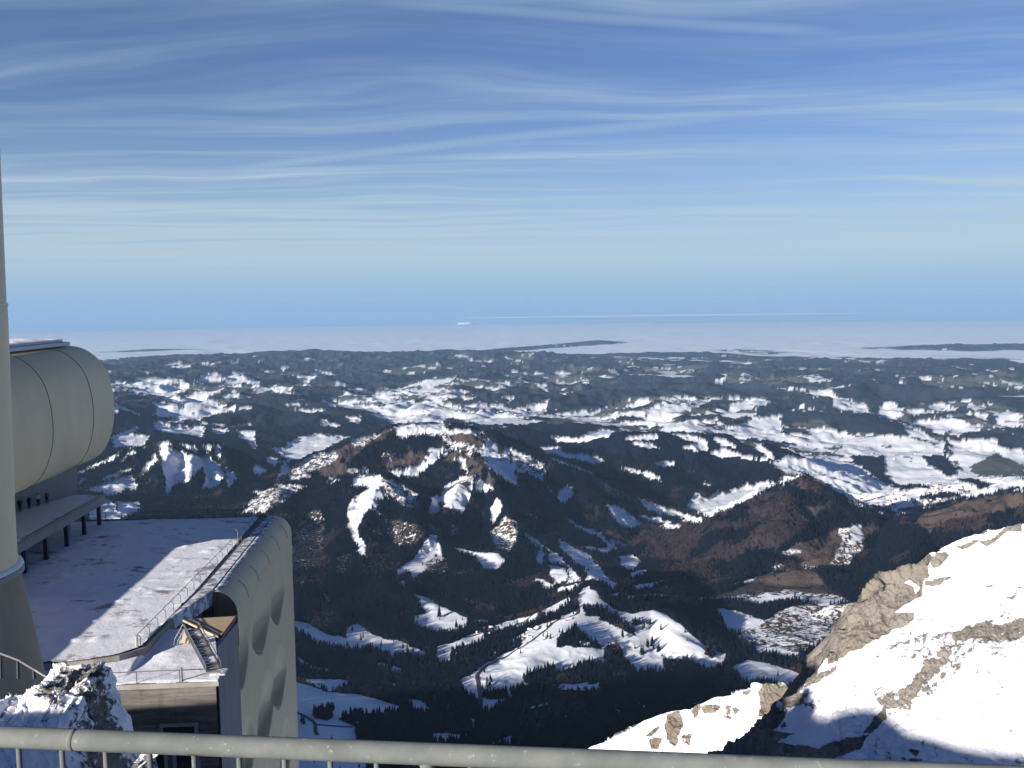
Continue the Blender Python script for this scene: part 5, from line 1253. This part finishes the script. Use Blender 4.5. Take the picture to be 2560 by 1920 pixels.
img_surface('rock_spur', SIL2, 2150, (1905, 1709, 330), 260, 460, 22, (24, 7.0), spur_polys, spur_rock_m, 'lower snowy limestone spur ending in a notch and a small pinnacle', (1320, 2180), 0, 5.0)

# crag just below the terrace on the left
def crag():
    n1_, n2_ = 460, 460
    c0 = P(130, 1900, 41); cx_, cy_ = -20.6, 41.5
    gx_, gy_ = np.meshgrid(np.linspace(-36, -12, n2_), np.linspace(30, 58, n1_))
    def bumpf(x0, y0, rx_, ry_, top, flat=2.6):
        q_ = (np.abs((gx_ - x0) / rx_) ** flat + np.abs((gy_ - y0) / ry_) ** flat); return top - 9.0 * q_
    Zc = np.maximum.reduce([bumpf(-20.6, 41.6, 2.5, 3.6, -17.0, 6), bumpf(-22.6, 40.5, 2.6, 3.6, -17.7, 3), bumpf(-26.5, 41, 4.4, 5, -19.0, 2.0), bumpf(-28, 47, 7.0, 5, -20.6, 2.0), bumpf(-15.6, 37.6, 1.1, 1.6, -18.9, 3.0)])
    Zc = np.maximum(Zc, -31 + 0 * Zc)
    ro = fbm(gx_, gy_, 3.2, 5, .62, ridged=True, seed=140.) - .45; fi = fbm(gx_, gy_, .8, 4, .62, ridged=True, seed=141.) - .45
    rk = smooth01(fbm(gx_, gy_, 4.0, 4, .6, seed=143.), -.25, .4) * .30 + .30
    rk = rk + .18 * smooth01(gx_, -19, -17.3) - .2 * smooth01(gy_, 44.5, 47)
    Zc += .9 * ro + .45 * fi
    gxx = gx_ + .9 * fbm(gx_, Zc, 2.0, 4, .6, seed=145.); gyy = gy_ + .9 * fbm(gy_, Zc, 2.0, 4, .6, seed=146.)
    o = mesh_np('rock_outcrop', np.stack([gxx, gyy, Zc], -1).reshape(-1, 3), grid_faces(n1_, n2_), crag_m, smooth=False, attrs={'rocky': rk.ravel()})
    tag(o, 'snow plastered limestone crag just below the terrace on the left', kind='structure')
crag()
sf = empty('snow_fence', tuple(P(40, 1700, 49)), label='short dark fence with a sloping wire on the snow at the left edge', cat='fence')
fpts = [((2, 1640), (3, 1696)), ((45, 1652), (46, 1696)), ((85, 1674), (86, 1697))]
for (a_, b_) in fpts: child('post', tube([P(*b_, 49), P(*a_, 49)], .09, 6), darksteel_m, sf)
child('rail', tube([P(-30, 1622, 49), P(2, 1634, 49), P(45, 1650, 49), P(85, 1674, 49), P(118, 1694, 48.5)], .05, 6), plain('weathered_wood', (.30, .27, .26)), sf)

# ================================================================ the terrace railing in front
galv, nt = new_mat('weathered_galvanised_pipe'); t = NT(nt); p_ = t.n('ShaderNodeTexCoord').outputs['Object']
sp = t.noise(p_, 55, 5, .7); bl = t.noise(p_, 9, 4, .6); 
col_ = t.mix(t.smooth(bl, .3, .7), (.13, .142, .136), (.19, .20, .19)); col_ = t.mix(t.smooth(sp, .60, .74), col_, (.34, .35, .335))
vo = t.n('ShaderNodeTexVoronoi', feature='F1'); t.l(t.mapping(p_, scale=(2.2, 6, 6)), vo.inputs['Vector']); vo.inputs['Scale'].default_value = 1.7
rs_ = t.math('MULTIPLY', t.smooth(vo.outputs['Distance'], .05, .13, 1.0, 0.0), t.smooth(t.noise(p_, 90, 3, .7), .35, .6))
col_ = t.mix(rs_, col_, (.07, .04, .02))
sc1 = t.noise(t.mapping(p_, scale=(6, 60, 60), rot=(0, 0, 0.06)), 1.6, 4, .7)
col_ = t.mix(t.math('MULTIPLY', t.smooth(sc1, .70, .74), .8), col_, (.03, .03, .03))
t.principled(col_, .85, t.bump(sp, .0006, .8), metallic=0., spec=.15)
rail = empty('terrace_railing', (0, 1.9, -1.95), label='weathered galvanised handrail with thin upright bars across the bottom', cat='railing')
L_, R_ = P(0, 1842, 2.0), P(2560, 1945, 1.79); zz_ = (L_[2] + R_[2]) / 2; dr_ = (R_ - L_)
e0, e1 = L_ - dr_ * .5, R_ + dr_ * .3; e0[2] += 0; 
bent = [e0 + (e1 - e0) * k for k in np.linspace(0, 1, 24)]
child('handrail', tube(bent, .0228, 40), galv, rail, smooth=True)
child('pipe_joint', tube([L_ + dr_ * .0775, L_ + dr_ * .0783, L_ + dr_ * .083], [.0229, .0236, .0229], 32), galv, rail, smooth=True)
bar_m = galv
stepx = 119.3 / 2560
for k in range(-8, 32):
    f_ = 50 / 2560 + stepx * k
    if k == 9: continue
    c0 = L_ + dr_ * f_
    child('bar', tube([c0 - (0, 0, .015), c0 - (0, 0, 1.0)], .0058, 12), bar_m, rail, smooth=True)
c0 = L_ + dr_ * (1134 / 2560); child('post', tube([c0 - (0, 0, .012), c0 - (0, 0, .03), c0 - (0, 0, 1.05)], [.019, .0155, .0155], 16), galv, rail, smooth=True)
b0, b1 = e0 - (0, 0, .95), e1 - (0, 0, .95)
child('lower_rail', tube([b0, b1], .012, 12), galv, rail, smooth=True)
fl = mesh_np('terrace_floor', [(-9, -7, -1.98), (9, -7, -1.98), (9, 1.95, -1.98), (-9, 2.2, -1.98), (-9, -7, -2.4), (9, -7, -2.4), (9, 1.95, -2.4), (-9, 2.2, -2.4)], [(0, 1, 2, 3), (7, 6, 5, 4), (0, 4, 5, 1), (1, 5, 6, 2), (2, 6, 7, 3), (3, 7, 4, 0)], conc_m)
tag(fl, 'concrete floor of the viewing terrace', kind='structure')
#PART3
